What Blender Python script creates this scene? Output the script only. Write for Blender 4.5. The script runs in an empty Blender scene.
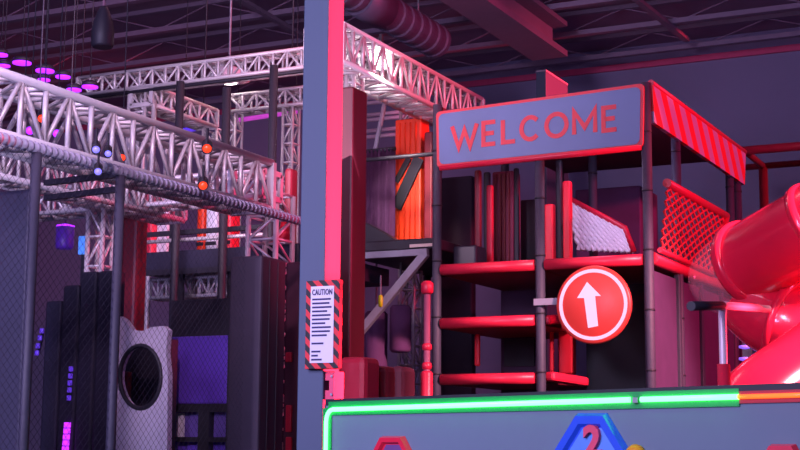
import bpy, bmesh, math, random
from mathutils import Vector, Matrix
random.seed(7)
S = bpy.context.scene
C = S.collection
R = math.radians
# ------------------------------------------------------------------ camera
F = 1450.0
AZ = R(26.5); PITCH = math.atan(220 / F); ROLL = 0.0076
CAM = Vector((0, 0, 1.6))
ROT = Matrix.Rotation(AZ, 3, 'Z') @ Matrix.Rotation(math.pi / 2 + PITCH, 3, 'X') @ Matrix.Rotation(ROLL, 3, 'Z')
cd = bpy.data.cameras.new('camera'); cam = bpy.data.objects.new('camera', cd); C.objects.link(cam)
cam.matrix_world = Matrix.Translation(CAM) @ ROT.to_4x4()
cd.sensor_fit = 'HORIZONTAL'; cd.sensor_width = 36; cd.lens = 36 * F / 800; cd.clip_end = 200
S.camera = cam

def ray(px, py): return ROT @ Vector(((px - 400) / F, -(py - 225) / F, -1))
def W(px, py, d): return CAM + ray(px, py) * d
def hit(px, py, ax, v):
    r = ray(px, py); return CAM + r * ((v - CAM[ax]) / r[ax])
X, Y, Z = 0, 1, 2

# ------------------------------------------------------------------ materials
def lin(c):
    return tuple(((v / 255) / 12.92 if v / 255 <= .04045 else ((v / 255 + .055) / 1.055) ** 2.4) for v in c) + (1,)
MATS = {}
def mat(name, col, rough=.6, metal=0, emit=None, strength=0, var=.12, scale=9, bump=.0, alpha=1, trans=0, coat=0):
    if name in MATS: return MATS[name]
    m = bpy.data.materials.new(name); m.use_nodes = True
    nt = m.node_tree; b = nt.nodes['Principled BSDF']
    c = lin(col)
    b.inputs['Roughness'].default_value = rough; b.inputs['Metallic'].default_value = metal
    tc = nt.nodes.new('ShaderNodeTexCoord'); n = nt.nodes.new('ShaderNodeTexNoise')
    n.inputs['Scale'].default_value = scale; n.inputs['Detail'].default_value = 4
    nt.links.new(tc.outputs['Object'], n.inputs['Vector'])
    mx = nt.nodes.new('ShaderNodeMix'); mx.data_type = 'RGBA'
    mx.inputs[6].default_value = tuple(v * (1 - var) for v in c[:3]) + (1,)
    mx.inputs[7].default_value = tuple(min(1, v * (1 + var)) for v in c[:3]) + (1,)
    nt.links.new(n.outputs['Fac'], mx.inputs[0]); nt.links.new(mx.outputs[2], b.inputs['Base Color'])
    if bump:
        bp = nt.nodes.new('ShaderNodeBump'); bp.inputs['Strength'].default_value = bump; bp.inputs['Distance'].default_value = .02
        nt.links.new(n.outputs['Fac'], bp.inputs['Height']); nt.links.new(bp.outputs[0], b.inputs['Normal'])
    if emit:
        b.inputs['Emission Color'].default_value = lin(emit); b.inputs['Emission Strength'].default_value = strength
    b.inputs['Alpha'].default_value = alpha
    b.inputs['Transmission Weight'].default_value = trans
    b.inputs['Coat Weight'].default_value = coat
    MATS[name] = m; return m

def stripe_mat(name, c1, c2, freq, vec, duty=.5, rough=.6):
    """hard diagonal stripes printed on a panel, in object coordinates"""
    m = bpy.data.materials.new(name); m.use_nodes = True
    nt = m.node_tree; b = nt.nodes['Principled BSDF']; b.inputs['Roughness'].default_value = rough
    tc = nt.nodes.new('ShaderNodeTexCoord')
    dp = nt.nodes.new('ShaderNodeVectorMath'); dp.operation = 'DOT_PRODUCT'; dp.inputs[1].default_value = vec
    nt.links.new(tc.outputs['Object'], dp.inputs[0])
    mu = nt.nodes.new('ShaderNodeMath'); mu.operation = 'MULTIPLY'; mu.inputs[1].default_value = freq
    nt.links.new(dp.outputs['Value'], mu.inputs[0])
    fr = nt.nodes.new('ShaderNodeMath'); fr.operation = 'FRACT'; nt.links.new(mu.outputs[0], fr.inputs[0])
    lt = nt.nodes.new('ShaderNodeMath'); lt.operation = 'LESS_THAN'; lt.inputs[1].default_value = duty
    nt.links.new(fr.outputs[0], lt.inputs[0])
    mx = nt.nodes.new('ShaderNodeMix'); mx.data_type = 'RGBA'
    mx.inputs[6].default_value = lin(c1); mx.inputs[7].default_value = lin(c2)
    nt.links.new(lt.outputs[0], mx.inputs[0]); nt.links.new(mx.outputs[2], b.inputs['Base Color'])
    return m

ALU = mat('brushed_aluminium', (205, 200, 205), .42, .25, var=.08)
STEEL = mat('grey_painted_steel', (150, 150, 165), .5, .1)
COLM = mat('painted_column', (66, 84, 108), .55, 0, var=.05, scale=3)
BLACKPAD = mat('black_vinyl', (36, 34, 46), .55, var=.2)
POSTM = mat('charcoal_foam_post', (62, 60, 78), .6, var=.15, bump=.2, scale=20)
NAVY = mat('navy_vinyl', (38, 37, 60), .6, var=.2, scale=4)
REDPAD = mat('red_vinyl', (212, 36, 66), .4, var=.08, bump=.15, scale=12)
DARKRED = mat('dark_red_vinyl', (120, 20, 38), .5, var=.15)
SLIDE = mat('red_slide_plastic', (238, 32, 66), .22, var=.04, coat=.5)
ORANGE = mat('orange_vinyl', (240, 62, 18), .5, var=.06)
SIGNFACE = mat('sign_grey_face', (102, 122, 166), .45, var=.06, scale=5)
SIGNRED = mat('sign_red', (226, 54, 66), .5, var=.05)
WHITE = mat('white_vinyl', (225, 222, 235), .5, var=.05)
PURPLE = mat('purple_vinyl', (105, 70, 205), .5, var=.12, bump=.3, scale=5)
PLUM = mat('plum_cloth', (105, 62, 110), .8, var=.2, scale=6)
PANELG = mat('grey_climbing_panel', (104, 124, 142), .6, var=.05, scale=6)
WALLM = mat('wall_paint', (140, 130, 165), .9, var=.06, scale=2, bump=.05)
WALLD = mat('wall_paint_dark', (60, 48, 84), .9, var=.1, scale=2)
CEIL = mat('ceiling_deck', (150, 122, 148), .9, var=.15, scale=3)
JOIST = mat('joist_paint', (140, 120, 145), .8, var=.1)
FLOORM = mat('carpet_tiles', (40, 38, 55), .9, var=.3, scale=30)
DUCT = mat('galvanised_duct', (92, 88, 112), .5, .1)
NETB = mat('black_net_cord', (40, 38, 55), .8)
NETR = mat('red_net_cord', (215, 60, 70), .7)
NETW = mat('white_net_cord', (240, 232, 246), .7)
TRIMM = mat('pink_trim', (215, 70, 120), .6)
LENS_P = mat('purple_led_lens', (120, 30, 200), .4, emit=(165, 40, 255), strength=2.2)
LENS_W = mat('white_lamp_lens', (255, 245, 245), .3, emit=(255, 236, 236), strength=12)
LENS_B = mat('blue_led_lens', (120, 110, 255), .3, emit=(130, 120, 255), strength=1.5)
LENS_R = mat('red_led_lens', (255, 60, 30), .3, emit=(255, 60, 30), strength=1.6)
LENS_M = mat('magenta_led_lens', (200, 40, 255), .3, emit=(200, 50, 255), strength=1.6)
LENS_C = mat('cyan_screen', (70, 130, 230), .3, emit=(80, 140, 240), strength=.8)
LED_G = mat('green_led_tube', (120, 255, 190), .3, emit=(75, 255, 95), strength=7)
LED_O = mat('orange_led_tube', (255, 130, 60), .3, emit=(255, 90, 25), strength=2.0)
CLEAR = mat('clear_plastic', (255, 200, 210), .12, alpha=.13)

# ------------------------------------------------------------------ mesh helpers
class MB:
    def __init__(s): s.bm = bmesh.new()
    def box(s, x0, x1, y0, y1, z0, z1, M=None, bev=0):
        vs = [s.bm.verts.new((x, y, z)) for x in (x0, x1) for y in (y0, y1) for z in (z0, z1)]
        fs = [s.bm.faces.new([vs[i] for i in f]) for f in ((0, 1, 3, 2), (4, 6, 7, 5), (0, 4, 5, 1), (2, 3, 7, 6), (0, 2, 6, 4), (1, 5, 7, 3))]
        if M is not None: bmesh.ops.transform(s.bm, matrix=M, verts=vs)
        if bev:
            es = set(e for f in fs for e in f.edges)
            bmesh.ops.bevel(s.bm, geom=list(es), offset=bev, segments=2, affect='EDGES', profile=.5)
        return s
    def bar(s, a, b, w, h=None, up=Vector((0, 0, 1)), bev=0):
        """rectangular bar from a to b"""
        h = h or w; a = Vector(a); b = Vector(b); d = (b - a); L = d.length; d.normalize()
        if abs(d.dot(up)) > .98: up = Vector((0, 1, 0))
        r = d.cross(up).normalized(); u = r.cross(d)
        M = Matrix((r, d, u)).transposed().to_4x4(); M.translation = a
        return s.box(-w / 2, w / 2, 0, L, -h / 2, h / 2, M, bev)
    def tube(s, a, b, r, n=8, r2=None):
        a = Vector(a); b = Vector(b); return s.path([a, b], [r, r if r2 is None else r2], n)
    def path(s, pts, rad, n=10, cap=True):
        pts = [Vector(p) for p in pts]
        if not isinstance(rad, (list, tuple)): rad = [rad] * len(pts)
        rings = []; prev = None
        for i, p in enumerate(pts):
            t = (pts[min(i + 1, len(pts) - 1)] - pts[max(i - 1, 0)]).normalized()
            if prev is None:
                up = Vector((0, 0, 1)) if abs(t.z) < .95 else Vector((1, 0, 0))
                r = t.cross(up).normalized()
            else:
                r = (prev - t * prev.dot(t)).normalized()
            prev = r; u = r.cross(t)
            rings.append([s.bm.verts.new(p + (r * math.cos(k * 2 * math.pi / n) + u * math.sin(k * 2 * math.pi / n)) * rad[i]) for k in range(n)])
        for A, B in zip(rings, rings[1:]):
            for k in range(n):
                f = s.bm.faces.new((A[k], A[(k + 1) % n], B[(k + 1) % n], B[k])); f.smooth = True
        if cap:
            s.bm.faces.new(rings[0][::-1]); s.bm.faces.new(rings[-1])
        return s
    def lathe(s, prof, c, axis=Vector((0, 0, 1)), n=24):
        axis = Vector(axis).normalized(); c = Vector(c)
        pts = [c + axis * h for (r, h) in prof]
        up = Vector((0, 0, 1)) if abs(axis.z) < .95 else Vector((1, 0, 0))
        r0 = axis.cross(up).normalized(); u0 = r0.cross(axis)
        rings = [[s.bm.verts.new(p + (r0 * math.cos(k * 2 * math.pi / n) + u0 * math.sin(k * 2 * math.pi / n)) * max(r, 1e-4)) for k in range(n)] for p, (r, h) in zip(pts, prof)]
        for A, B in zip(rings, rings[1:]):
            for k in range(n):
                f = s.bm.faces.new((A[k], A[(k + 1) % n], B[(k + 1) % n], B[k])); f.smooth = True
        s.bm.faces.new(rings[0][::-1]); s.bm.faces.new(rings[-1])
        return s
    def prism(s, pts, thick, holes=None):
        """polygon (3D, planar) extruded by the vector thick; holes: list of loops"""
        thick = Vector(thick)
        loops = [[Vector(p) for p in pts]] + [[Vector(p) for p in h] for h in (holes or [])]
        es = []; 
        for lp in loops:
            vs = [s.bm.verts.new(p) for p in lp]
            for i in range(len(vs)): es.append(s.bm.edges.new((vs[i], vs[(i + 1) % len(vs)])))
        r = bmesh.ops.triangle_fill(s.bm, use_beauty=True, use_dissolve=False, edges=es)
        fs = [g for g in r['geom'] if isinstance(g, bmesh.types.BMFace)]
        e = bmesh.ops.extrude_face_region(s.bm, geom=fs)
        nv = [g for g in e['geom'] if isinstance(g, bmesh.types.BMVert)]
        bmesh.ops.translate(s.bm, vec=thick, verts=nv)
        return s
    def build(s, name, m, parent=None, origin=None):
        bmesh.ops.recalc_face_normals(s.bm, faces=s.bm.faces)
        me = bpy.data.meshes.new(name)
        root = parent
        off = Vector((0, 0, 0))
        if root is not None:
            off = root_loc(root)
        elif origin is not None:
            off = Vector(origin)
        elif len(s.bm.verts):
            xs = [v.co for v in s.bm.verts]
            off = Vector(((min(v.x for v in xs) + max(v.x for v in xs)) / 2, (min(v.y for v in xs) + max(v.y for v in xs)) / 2, min(v.z for v in xs)))
        bmesh.ops.translate(s.bm, vec=-off, verts=s.bm.verts)
        s.bm.to_mesh(me); s.bm.free(); me.materials.append(m)
        o = bpy.data.objects.new(name, me); C.objects.link(o)
        if parent is not None: o.parent = parent
        else: o.location = off
        return o
def root_loc(o):
    v = Vector(o.location)
    while o.parent is not None:
        o = o.parent; v = v + Vector(o.location)
    return v
def tag(o, label=None, cat=None, group=None, kind=None):
    if label: o['label'] = label
    if cat: o['category'] = cat
    if group: o['group'] = group
    if kind: o['kind'] = kind
    return o
def thing(name, label, cat, loc, group=None):
    o = bpy.data.objects.new(name, None); C.objects.link(o); o.location = loc; o.empty_display_size = .2
    return tag(o, label, cat, group)
def struct(name, mb, m): return tag(mb.build(name, m), kind='structure')

def text_obj(body, m, parent, origin, xdir, updir, height, width, thick, name, offset=0.0):
    cu = bpy.data.curves.new('t', 'FONT'); cu.body = body; cu.align_x = 'CENTER'; cu.align_y = 'CENTER'
    cu.extrude = .5 * thick; cu.offset = offset; cu.space_character = 1.08; cu.resolution_u = 3
    t = bpy.data.objects.new('t', cu); C.objects.link(t)
    dg = bpy.context.evaluated_depsgraph_get(); dg.update()
    me = bpy.data.meshes.new_from_object(t.evaluated_get(dg))
    bpy.data.objects.remove(t)
    xs = [v.co.x for v in me.vertices]; ys = [v.co.y for v in me.vertices]
    sx = width / (max(xs) - min(xs)); sy = height / (max(ys) - min(ys))
    cx = (max(xs) + min(xs)) / 2; cy = (max(ys) + min(ys)) / 2
    xd = Vector(xdir).normalized(); ud = Vector(updir).normalized(); nd = xd.cross(ud)
    off = root_loc(parent)
    for v in me.vertices:
        v.co = Vector(origin) + xd * (v.co.x - cx) * sx + ud * (v.co.y - cy) * sy + nd * v.co.z - off
    me.name = name; me.materials.clear(); me.materials.append(m)
    o = bpy.data.objects.new(name, me); C.objects.link(o); o.parent = parent
    return o

def P(pix, ax, v): return [hit(x, y, ax, v) for x, y in pix]
def ell(cx, cy, rx, ry, n=28, tilt=0):
    return [(cx + rx * math.cos(t) * math.cos(tilt) - ry * math.sin(t) * math.sin(tilt), cy + rx * math.cos(t) * math.sin(tilt) + ry * math.sin(t) * math.cos(tilt)) for t in [k * 2 * math.pi / n for k in range(n)]]
def rrect(x0, x1, z0, z1, r, n=5):
    pts = []
    for (cx, cz, a0) in ((x1 - r, z1 - r, 0), (x0 + r, z1 - r, 90), (x0 + r, z0 + r, 180), (x1 - r, z0 + r, 270)):
        for k in range(n + 1):
            a = R(a0 + 90 * k / n); pts.append((cx + r * math.cos(a), cz + r * math.sin(a)))
    return pts

# a box truss between a and b: the near-top chord runs a-b, side = vector to the far chords, down = vector to lower chords
def truss(a, b, side, down, n, label, name='box_truss', r=.024, group=None, m=ALU, cat='truss', plates=True, rl=None):
    a = Vector(a); b = Vector(b); side = Vector(side); down = Vector(down)
    rl = rl or r * .62
    lo = min((a, b, a + down, b + down), key=lambda v: v.z)
    t = thing(name, label, cat, (a + b) / 2 + side / 2 + down if abs((b - a).z) < .3 else lo + side / 2, group)
    for k, o in enumerate((Vector(), side, down, side + down)):
        MB().tube(a + o, b + o, r, 10).build('chord', m, t)
    lac = MB()
    for (o, c) in ((Vector(), down), (side, down), (Vector(), side), (down, side)):
        for i in range(n):
            p = a + (b - a) * (i / n) + o; q = a + (b - a) * ((i + 1) / n) + o
            if i % 2 == 0: lac.tube(p, q + c, rl, 6)
            else: lac.tube(p + c, q, rl, 6)
            lac.tube(p, p + c, rl * 1.15, 6)
        lac.tube(b + o, b + o + c, rl, 6)
    lac.build('lacing', m, t)
    if plates:
        for p in (a, b):
            pl = MB(); d = (b - a).normalized()
            for o1, o2 in ((Vector(), side), (side, side + down), (side + down, down), (down, Vector())):
                pl.bar(p + o1, p + o2, r * 2.2, r * 1.4, up=d)
            pl.build('end_plate', m, t)
    return t

# ------------------------------------------------------------------ the setting
ZC = 8.75
YW = hit(575, 72, Z, 8.4).y        # far wall plane
struct('floor', MB().box(-26, 16, -3, YW + .3, -.2, 0), FLOORM)
struct('ceiling', MB().box(-26, 16, -3, YW + .3, ZC, ZC + .2), CEIL)
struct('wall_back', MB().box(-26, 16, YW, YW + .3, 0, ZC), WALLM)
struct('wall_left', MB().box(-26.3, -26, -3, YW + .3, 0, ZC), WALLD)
struct('trim_1', MB().box(-26, 16, YW - .06, YW, 8.33, 8.44), TRIMM)
# ceiling joists run along X; each is one open-web joist (top chord, bottom chord, web)
jl = ['over the red slide, nearest the far wall', 'over the red slide, second from the far wall', 'third from the far wall', 'fourth from the far wall', 'fifth from the far wall', 'sixth from the far wall', 'seventh from the far wall']
for i in range(7):
    y = YW - .9 - i * 1.55
    t = thing('ceiling_joist', 'pale steel ceiling joist, ' + ['the one nearest the far wall', 'second from the far wall', 'third from the far wall', 'fourth from the far wall', 'fifth from the far wall', 'sixth from the far wall', 'seventh from the far wall'][i], 'joist', (-5, y, ZC - .42), 'joists under the ceiling deck')
    MB().box(-26, 16, y - .06, y + .06, ZC - .07, ZC).build('top_chord', JOIST, t)
    MB().box(-26, 16, y - .06, y + .06, ZC - .42, ZC - .34).build('bottom_chord', JOIST, t)
    w = MB()
    for k in range(21):
        x0 = -26 + 2 * k; w.bar((x0, y, ZC - .36), (x0 + 1, y, ZC - .05), .018); w.bar((x0 + 1, y, ZC - .05), (x0 + 2, y, ZC - .36), .018)
    w.build('web', CEIL, t)
# bridging bars between joists
for (x0, y0, x1, y1, lb) in ((635, -2, 687, 40, 'pale bracing bar across the ceiling joists above the welcome sign'), (238, -2, 306, 38, 'pale bracing bar across the ceiling joists left of the blue column')):
    a = hit(x0, y0, Z, ZC - .449); b = hit(x1, y1, Z, ZC - .449)
    tag(MB().bar(a, b, .1, .06).build('bracing_bar', JOIST), lb, 'bar')

# main roof girder along Y with the far column at its end
ga = hit(470, -30, Z, 8.0); gb = hit(541, 62, Z, 7.6)
gx = gb.x
t = thing('roof_girder', 'broad dark steel girder under the ceiling running to the far column', 'girder', (gx, gb.y - 4, 7.7))
MB().box(gx - .3, gx + .3, gb.y - 11, gb.y + .4, 7.75, 7.85).build('flange', JOIST, t)
MB().box(gx - .3, gx + .3, gb.y - 11, gb.y + .4, 8.25, 8.33).build('flange', JOIST, t)
MB().box(gx - .05, gx + .05, gb.y - 11, gb.y + .4, 7.85, 8.25).build('web', CEIL, t)

def column(px0, px1, d, ztop, label, name, pymid=200, dep=.2):
    a = W(px0, pymid, d); b = hit(px1, pymid, Y, a.y); w = b.x - a.x
    t = thing(name, label, 'column', (a.x + w / 2, a.y + w / 2, 0))
    MB().box(a.x, b.x, a.y, a.y + dep, 0.02, ztop, bev=.008).build('shaft', COLM, t)
    MB().box(a.x - .08, b.x + .08, a.y - .08, a.y + dep + .08, 0, .025).build('base_plate', STEEL, t)
    MB().box(a.x - .004, b.x + .004, a.y - .004, a.y + dep + .004, ztop, ztop + .03).build('cap_plate', STEEL, t)
    return t, a, b, w
colt, ca, cb, cw = column(300.5, 326, 9, ZC - .03, 'tall blue grey steel column with pink lit side beside the caution notice', 'steel_column')
column(536, 546, 24, 7.72, 'far steel column with pink lit side rising behind the welcome sign', 'steel_column', 80, 1.05)

# ------------------------------------------------------------------ caution notice on the column
def caution():
    yp = ca.y - .03
    q = P([(307, 279), (341, 282), (339, 371), (306, 367)], Y, yp)
    x0 = (q[0].x + q[3].x) / 2; x1 = (q[1].x + q[2].x) / 2; z1 = (q[0].z + q[1].z) / 2; z0 = (q[2].z + q[3].z) / 2
    t = thing('caution_sign', 'white caution notice with red and black hazard border on the blue column', 'sign', ((x0 + x1) / 2, yp, z0))
    hz = stripe_mat('hazard_stripes', (225, 40, 50), (14, 12, 16), 17, (.7, 0, .7), .5)
    MB().box(x0, x1, yp - .012, yp + .028, z0, z1, bev=.003).build('board', hz, t)
    b = .036
    MB().box(x0 + b, x1 - b, yp - .016, yp - .011, z0 + b, z1 - b).build('paper', WHITE, t)
    INK = mat('dark_ink', (52, 48, 96), .7)
    cx = (x0 + x1) / 2; ww = x1 - x0 - 2 * b
    text_obj('CAUTION', INK, t, (cx, yp - .018, z1 - b - .036), (1, 0, 0), (0, 0, 1), .036, ww * .86, .003, 'heading', .02)
    ln = MB(); z = z1 - b - .085; k = 0
    for L in (.86, .8, .9, .7, .86, .82, .62, .88, .84, .7, 0, .55, 0, .42, .3, .48):
        if L: ln.box(x0 + b + ww * .07, x0 + b + ww * (.07 + L * .93), yp - .0175, yp - .0155, z, z + .011)
        z -= .0243
    ln.build('text_lines', INK, t)
    # bracket below
    zb = hit(328, 385, Y, yp).z
    t2 = thing('wall_bracket', 'small notched bracket, red light put into its pink colour, on the column below the caution notice', 'bracket', (cb.x + .06, ca.y + .04, zb - .08))
    m = MB(); m.prism([(cb.x + .005, ca.y - .0, z) if False else (xx, ca.y + .02, z) for xx, z in ((cb.x + .002, zb - .085), (cb.x + .065, zb - .085), (cb.x + .065, zb + .085), (cb.x + .002, zb + .085), (cb.x + .002, zb + .03), (cb.x + .03, zb + .03), (cb.x + .03, zb - .03), (cb.x + .002, zb - .03))], (0, .12, 0))
    m.build('plate', mat('bracket_red_light_tint', (230, 62, 105), .5), t2)  # pink base colour stands in for red light on the plate
    MB().tube((cb.x + .05, ca.y + .018, zb + .055), (cb.x + .05, ca.y + .01, zb + .055), .008).build('bolt', STEEL, t2)
    MB().tube((cb.x + .05, ca.y + .018, zb - .055), (cb.x + .05, ca.y + .01, zb - .055), .008).build('bolt', STEEL, t2)
caution()

# ------------------------------------------------------------------ climbing panel in front
def front_panel():
    A = W(326, 404.5, 8.3); B = W(860, 388, 5.75)
    A.z = (A.z + B.z) / 2 if abs(A.z - B.z) < .0 else A.z
    u = Vector((B.x - A.x, B.y - A.y, 0)); L = u.length; u.normalize(); n = Vector((u.y, -u.x, 0))   # n towards the camera
    if n.dot(CAM - A) < 0: n = -n
    zt = lambda s: A.z + (B.z - A.z) * s / L
    t = thing('climbing_panel', 'long blue grey climbing panel edged by a glowing light tube', 'panel', (A.x + u.x * L / 2, A.y + u.y * L / 2, 0))
    th = .09
    back = A - n * th
    def pt(s, z, o=0): p = A + u * s + n * o; return Vector((p.x, p.y, z))
    MB().prism([pt(0, 0, -.02), pt(L, 0, -.02), pt(L, zt(L) - .005, -.02), pt(0, zt(0) - .005, -.02)], n * .02).build('face_board', PANELG, t)
    m = MB()
    m.bar(pt(0, 0, -.07), pt(0, zt(0), -.07), .1, .08); m.bar(pt(L, 0, -.07), pt(L, zt(L), -.07), .1, .08)
    m.bar(pt(0, zt(0) + .012, -.06), pt(L, zt(L) + .012, -.06), .13, .035)
    m.build('frame', BLACKPAD, t)
    def s_of(px):
        r = ray(px, 400); # intersect vertical plane
        k = (A - CAM).dot(n) / r.dot(n); p = CAM + r * k; return (p - A).dot(u)
    r = .013
    cut1 = s_of(632); cut2 = s_of(643); ce = s_of(740)
    pts = [pt(.02, .1, .012), pt(.02, zt(0) - .1, .012)]
    for k in range(1, 6):
        a = R(18 * k); pts.append(pt(.02 + .06 * (1 - math.cos(a)), zt(0) - .1 + .07 * math.sin(a), .012))
    pts.append(pt(cut1, zt(cut1) - .022, .012))
    ch = MB(); hw = .04  # strips behind the tubes: the LED halo is put into their base colour
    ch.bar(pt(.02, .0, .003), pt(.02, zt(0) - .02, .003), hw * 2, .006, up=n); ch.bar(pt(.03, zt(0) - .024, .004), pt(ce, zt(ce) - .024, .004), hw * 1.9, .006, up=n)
    ch.build('halo_strip', mat('green_halo_colour', (12, 150, 75), .5), t)['label'] = 'green strip with the tube halo painted in'
    ch = MB(); ch.bar(pt(ce, zt(ce) - .024, .004), pt(L, zt(L) - .024, .004), hw * 1.3, .006, up=n); ch.build('halo_strip', mat('red_halo_colour', (170, 30, 45), .5), t)['label'] = 'red strip with the tube halo painted in'
    ld = MB().path(pts, r, 10).build('light_tube', LED_G, t); ld['label'] = 'green light tube, left run'
    ld = MB().path([pt(cut2, zt(cut2) - .022, .012), pt(ce, zt(ce) - .022, .012)], r, 10).build('light_tube', LED_G, t); ld['label'] = 'green light tube, right run'
    ld = MB().path([pt(ce + .003, zt(ce) - .022, .012), pt(L, zt(L) - .022, .012)], r * .8, 10).build('light_tube', LED_O, t); ld['label'] = 'orange light tube'
    cl = MB(); cl.box(-.012, .012, -.012, .012, -.012, .012, Matrix.Translation(pt((cut1 + cut2) / 2, zt(cut1) - .024, .012))); cl.build('joiner', STEEL, t)
    def onp(px, py, o=0):
        r = ray(px, py); k = (A + n * o - CAM).dot(n) / r.dot(n); return CAM + r * k
    return t, onp, n, u
fp, onp, fn, fu = front_panel()

def hexhold(cx, ytop, wtop, wmax, hh, mrim, mface, label, digit=None, mdig=None):
    # elongated hexagon hold, top edge in view
    pix = [(cx - wtop / 2, ytop), (cx + wtop / 2, ytop), (cx + wmax / 2, ytop + hh / 2), (cx + wtop / 2, ytop + hh), (cx - wtop / 2, ytop + hh), (cx - wmax / 2, ytop + hh / 2)]
    c = (cx, ytop + hh / 2)
    def sc(f): return [(c[0] + (x - c[0]) * f, c[1] + (y - c[1]) * f) for x, y in pix]
    pc = onp(*c, .001)
    t = thing('hexagon_hold', label, 'climbing hold', pc)
    # bevelled rim: two stacked rings
    o = MB(); 
    L0 = [onp(x, y, .001) for x, y in sc(1)]; L1 = [p + fn * .03 for p in [onp(x, y, .001) for x, y in sc(.93)]]
    L2 = [p + fn * .03 for p in [onp(x, y, .001) for x, y in sc(.74)]]; L3 = [p + fn * .014 for p in [onp(x, y, .001) for x, y in sc(.66)]]
    rings = [[o.bm.verts.new(p) for p in l] for l in (L0, L1, L2, L3)]
    for a, b in zip(rings, rings[1:]):
        for k in range(6): o.bm.faces.new((a[k], a[(k + 1) % 6], b[(k + 1) % 6], b[k]))
    o.bm.faces.new(rings[0][::-1]); o.bm.faces.new(rings[3])
    o.build('rim', mrim, t)
    f = MB().prism([onp(x, y, .0165) for x, y in sc(.64)], fn * .006); f.build('face', mface, t)
    if digit:
        top = onp(cx, ytop + hh * .14, .024); bot = onp(cx, ytop + hh * .52, .024); h = (top - bot).length
        o = onp(cx, ytop + hh * .33, .03)
        text_obj(digit, mdig, t, o, fu, (0, 0, 1), h, h * .74, .02, 'numeral', .04)
    return t
BLUEH = mat('blue_hold_plastic', (40, 90, 225), .3, var=.05, coat=.4); BLUEF = mat('light_blue_face', (95, 150, 235), .35)
REDH = mat('red_hold_plastic', (225, 40, 70), .3, coat=.4); PINKD = mat('pink_digit', (225, 80, 110), .4)
DPURP = mat('dark_purple_face', (110, 70, 130), .5)
hexhold(593, 413, 29, 80, 84, BLUEH, BLUEF, 'large blue hexagon hold bearing a pink numeral on the grey panel', '2', PINKD)
hexhold(394, 436, 22, 46, 48, REDH, DPURP, 'small red hexagon hold at the left end of the grey panel')
hexhold(784, 444, 24, 54, 56, REDH, DPURP, 'red hexagon hold at the right end of the grey panel')
def ball_hold():
    c = onp(637, 457, .0)
    t = thing('round_hold', 'small yellow round hold right of the blue hexagon', 'climbing hold', c)
    MB().lathe([(.056, 0), (.058, .012), (.05, .03), (.034, .042), (.012, .046)], c, fn, 22).build('grip', mat('yellow_hold_plastic', (225, 150, 30), .4), t)
    MB().lathe([(.012, .044), (.012, .05), (.006, .05)], c, fn, 12).build('bolt', STEEL, t)
ball_hold()

# ------------------------------------------------------------------ play tower with the welcome sign
TC = W(648, 220, 15.0); YF = TC.y; XR = TC.x            # front plane and right side plane
TL = hit(437, 220, Y, YF).x; TM = hit(540, 220, Y, YF).x
YB = hit(738, 215, X, XR).y                              # back of the side
zt_sign = hit(645, 83, Y, YF).z
def zf(px, py): return hit(px, py, Y, YF).z
tower = thing('play_tower', 'black posted indoor play tower with red padded decks under the welcome sign', 'play tower', ((TL + XR) / 2, (YF + YB) / 2, 0))
PR = .052
YM = (YF + YB) / 2
for i, (x, y, zt_) in enumerate(((TL, YF, zt_sign), (TM, YF, zf(540, 160)), (XR, YF, zt_sign), (XR, YF + (YB - YF) * .28, zt_sign - .2), (XR, YF + (YB - YF) * .9, zt_sign - .2), (TL, YB, zt_sign), (TM, YB, zt_sign), (XR, YB, zt_sign), (TL, YM, zt_sign), (TM - .08, YM, zt_sign))):
    m = MB(); m.tube((x, y, 0.02), (x, y, zt_), PR, 14)
    z = .5
    p = m.build('post', POSTM, tower)
    while z < zt_:
        MB().lathe([(PR + .006, 0), (PR + .006, .02)], (x, y, z), (0, 0, 1), 12).build('tie', BLACKPAD, p); z += .62
def deck(x0, x1, y0, y1, z, name='deck', th=.07):
    m = MB().box(x0, x1, y0 + .06, y1, z - th, z, bev=.02).build(name, DARKRED, tower)
    f = MB(); f.path([(x0 + .06, y0, z - .02), ((x0 + x1) / 2, y0, z - .02), (x1 - .06, y0, z - .02)], .06, 12); f.build('edge_pad', REDPAD, m)
zA = zf(540, 263); zB = zf(490, 320); zD = zf(490, 377)
deck(TL, TM, YF, YB, zA); deck(TM, XR, YF, YB, zA)
deck(TL, TM, YF, YM, zB); deck(TL, TM, YF, YM, zD)
d3 = MB().bar((TM + .06, YF + .05, zf(545, 376)), hit(585, 382, Y, YF + .6), .14, .1, bev=.03).build('edge_pad', REDPAD, tower)
d4 = MB().bar((TM + .04, YF + .02, zf(545, 320)), hit(575, 318, Y, YF + .5), .1, .1, bev=.03).build('edge_pad', REDPAD, tower)
# side rail along +Y at deck height
sr = MB().path([(XR + .02, YF + .06, zA - .0), (XR + .02, YB - .06, zA - .0)], .065, 12).build('side_rail', REDPAD, tower)
for zz in (zt_sign - .05,):
    MB().path([(TL, YB, zz), (XR, YB, zz)], .05, 10).build('top_rail', DARKRED, tower)
    MB().path([(TL, YF + .05, zz), (TL, YB, zz)], .05, 10).build('top_rail', DARKRED, tower)
# roof canopy
MB().box(TL, XR - .02, YF + .1, YB, zt_sign - .1, zt_sign - .04).build('roof_panel', mat('dark_roof_vinyl', (95, 40, 70), .7), tower)
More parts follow.
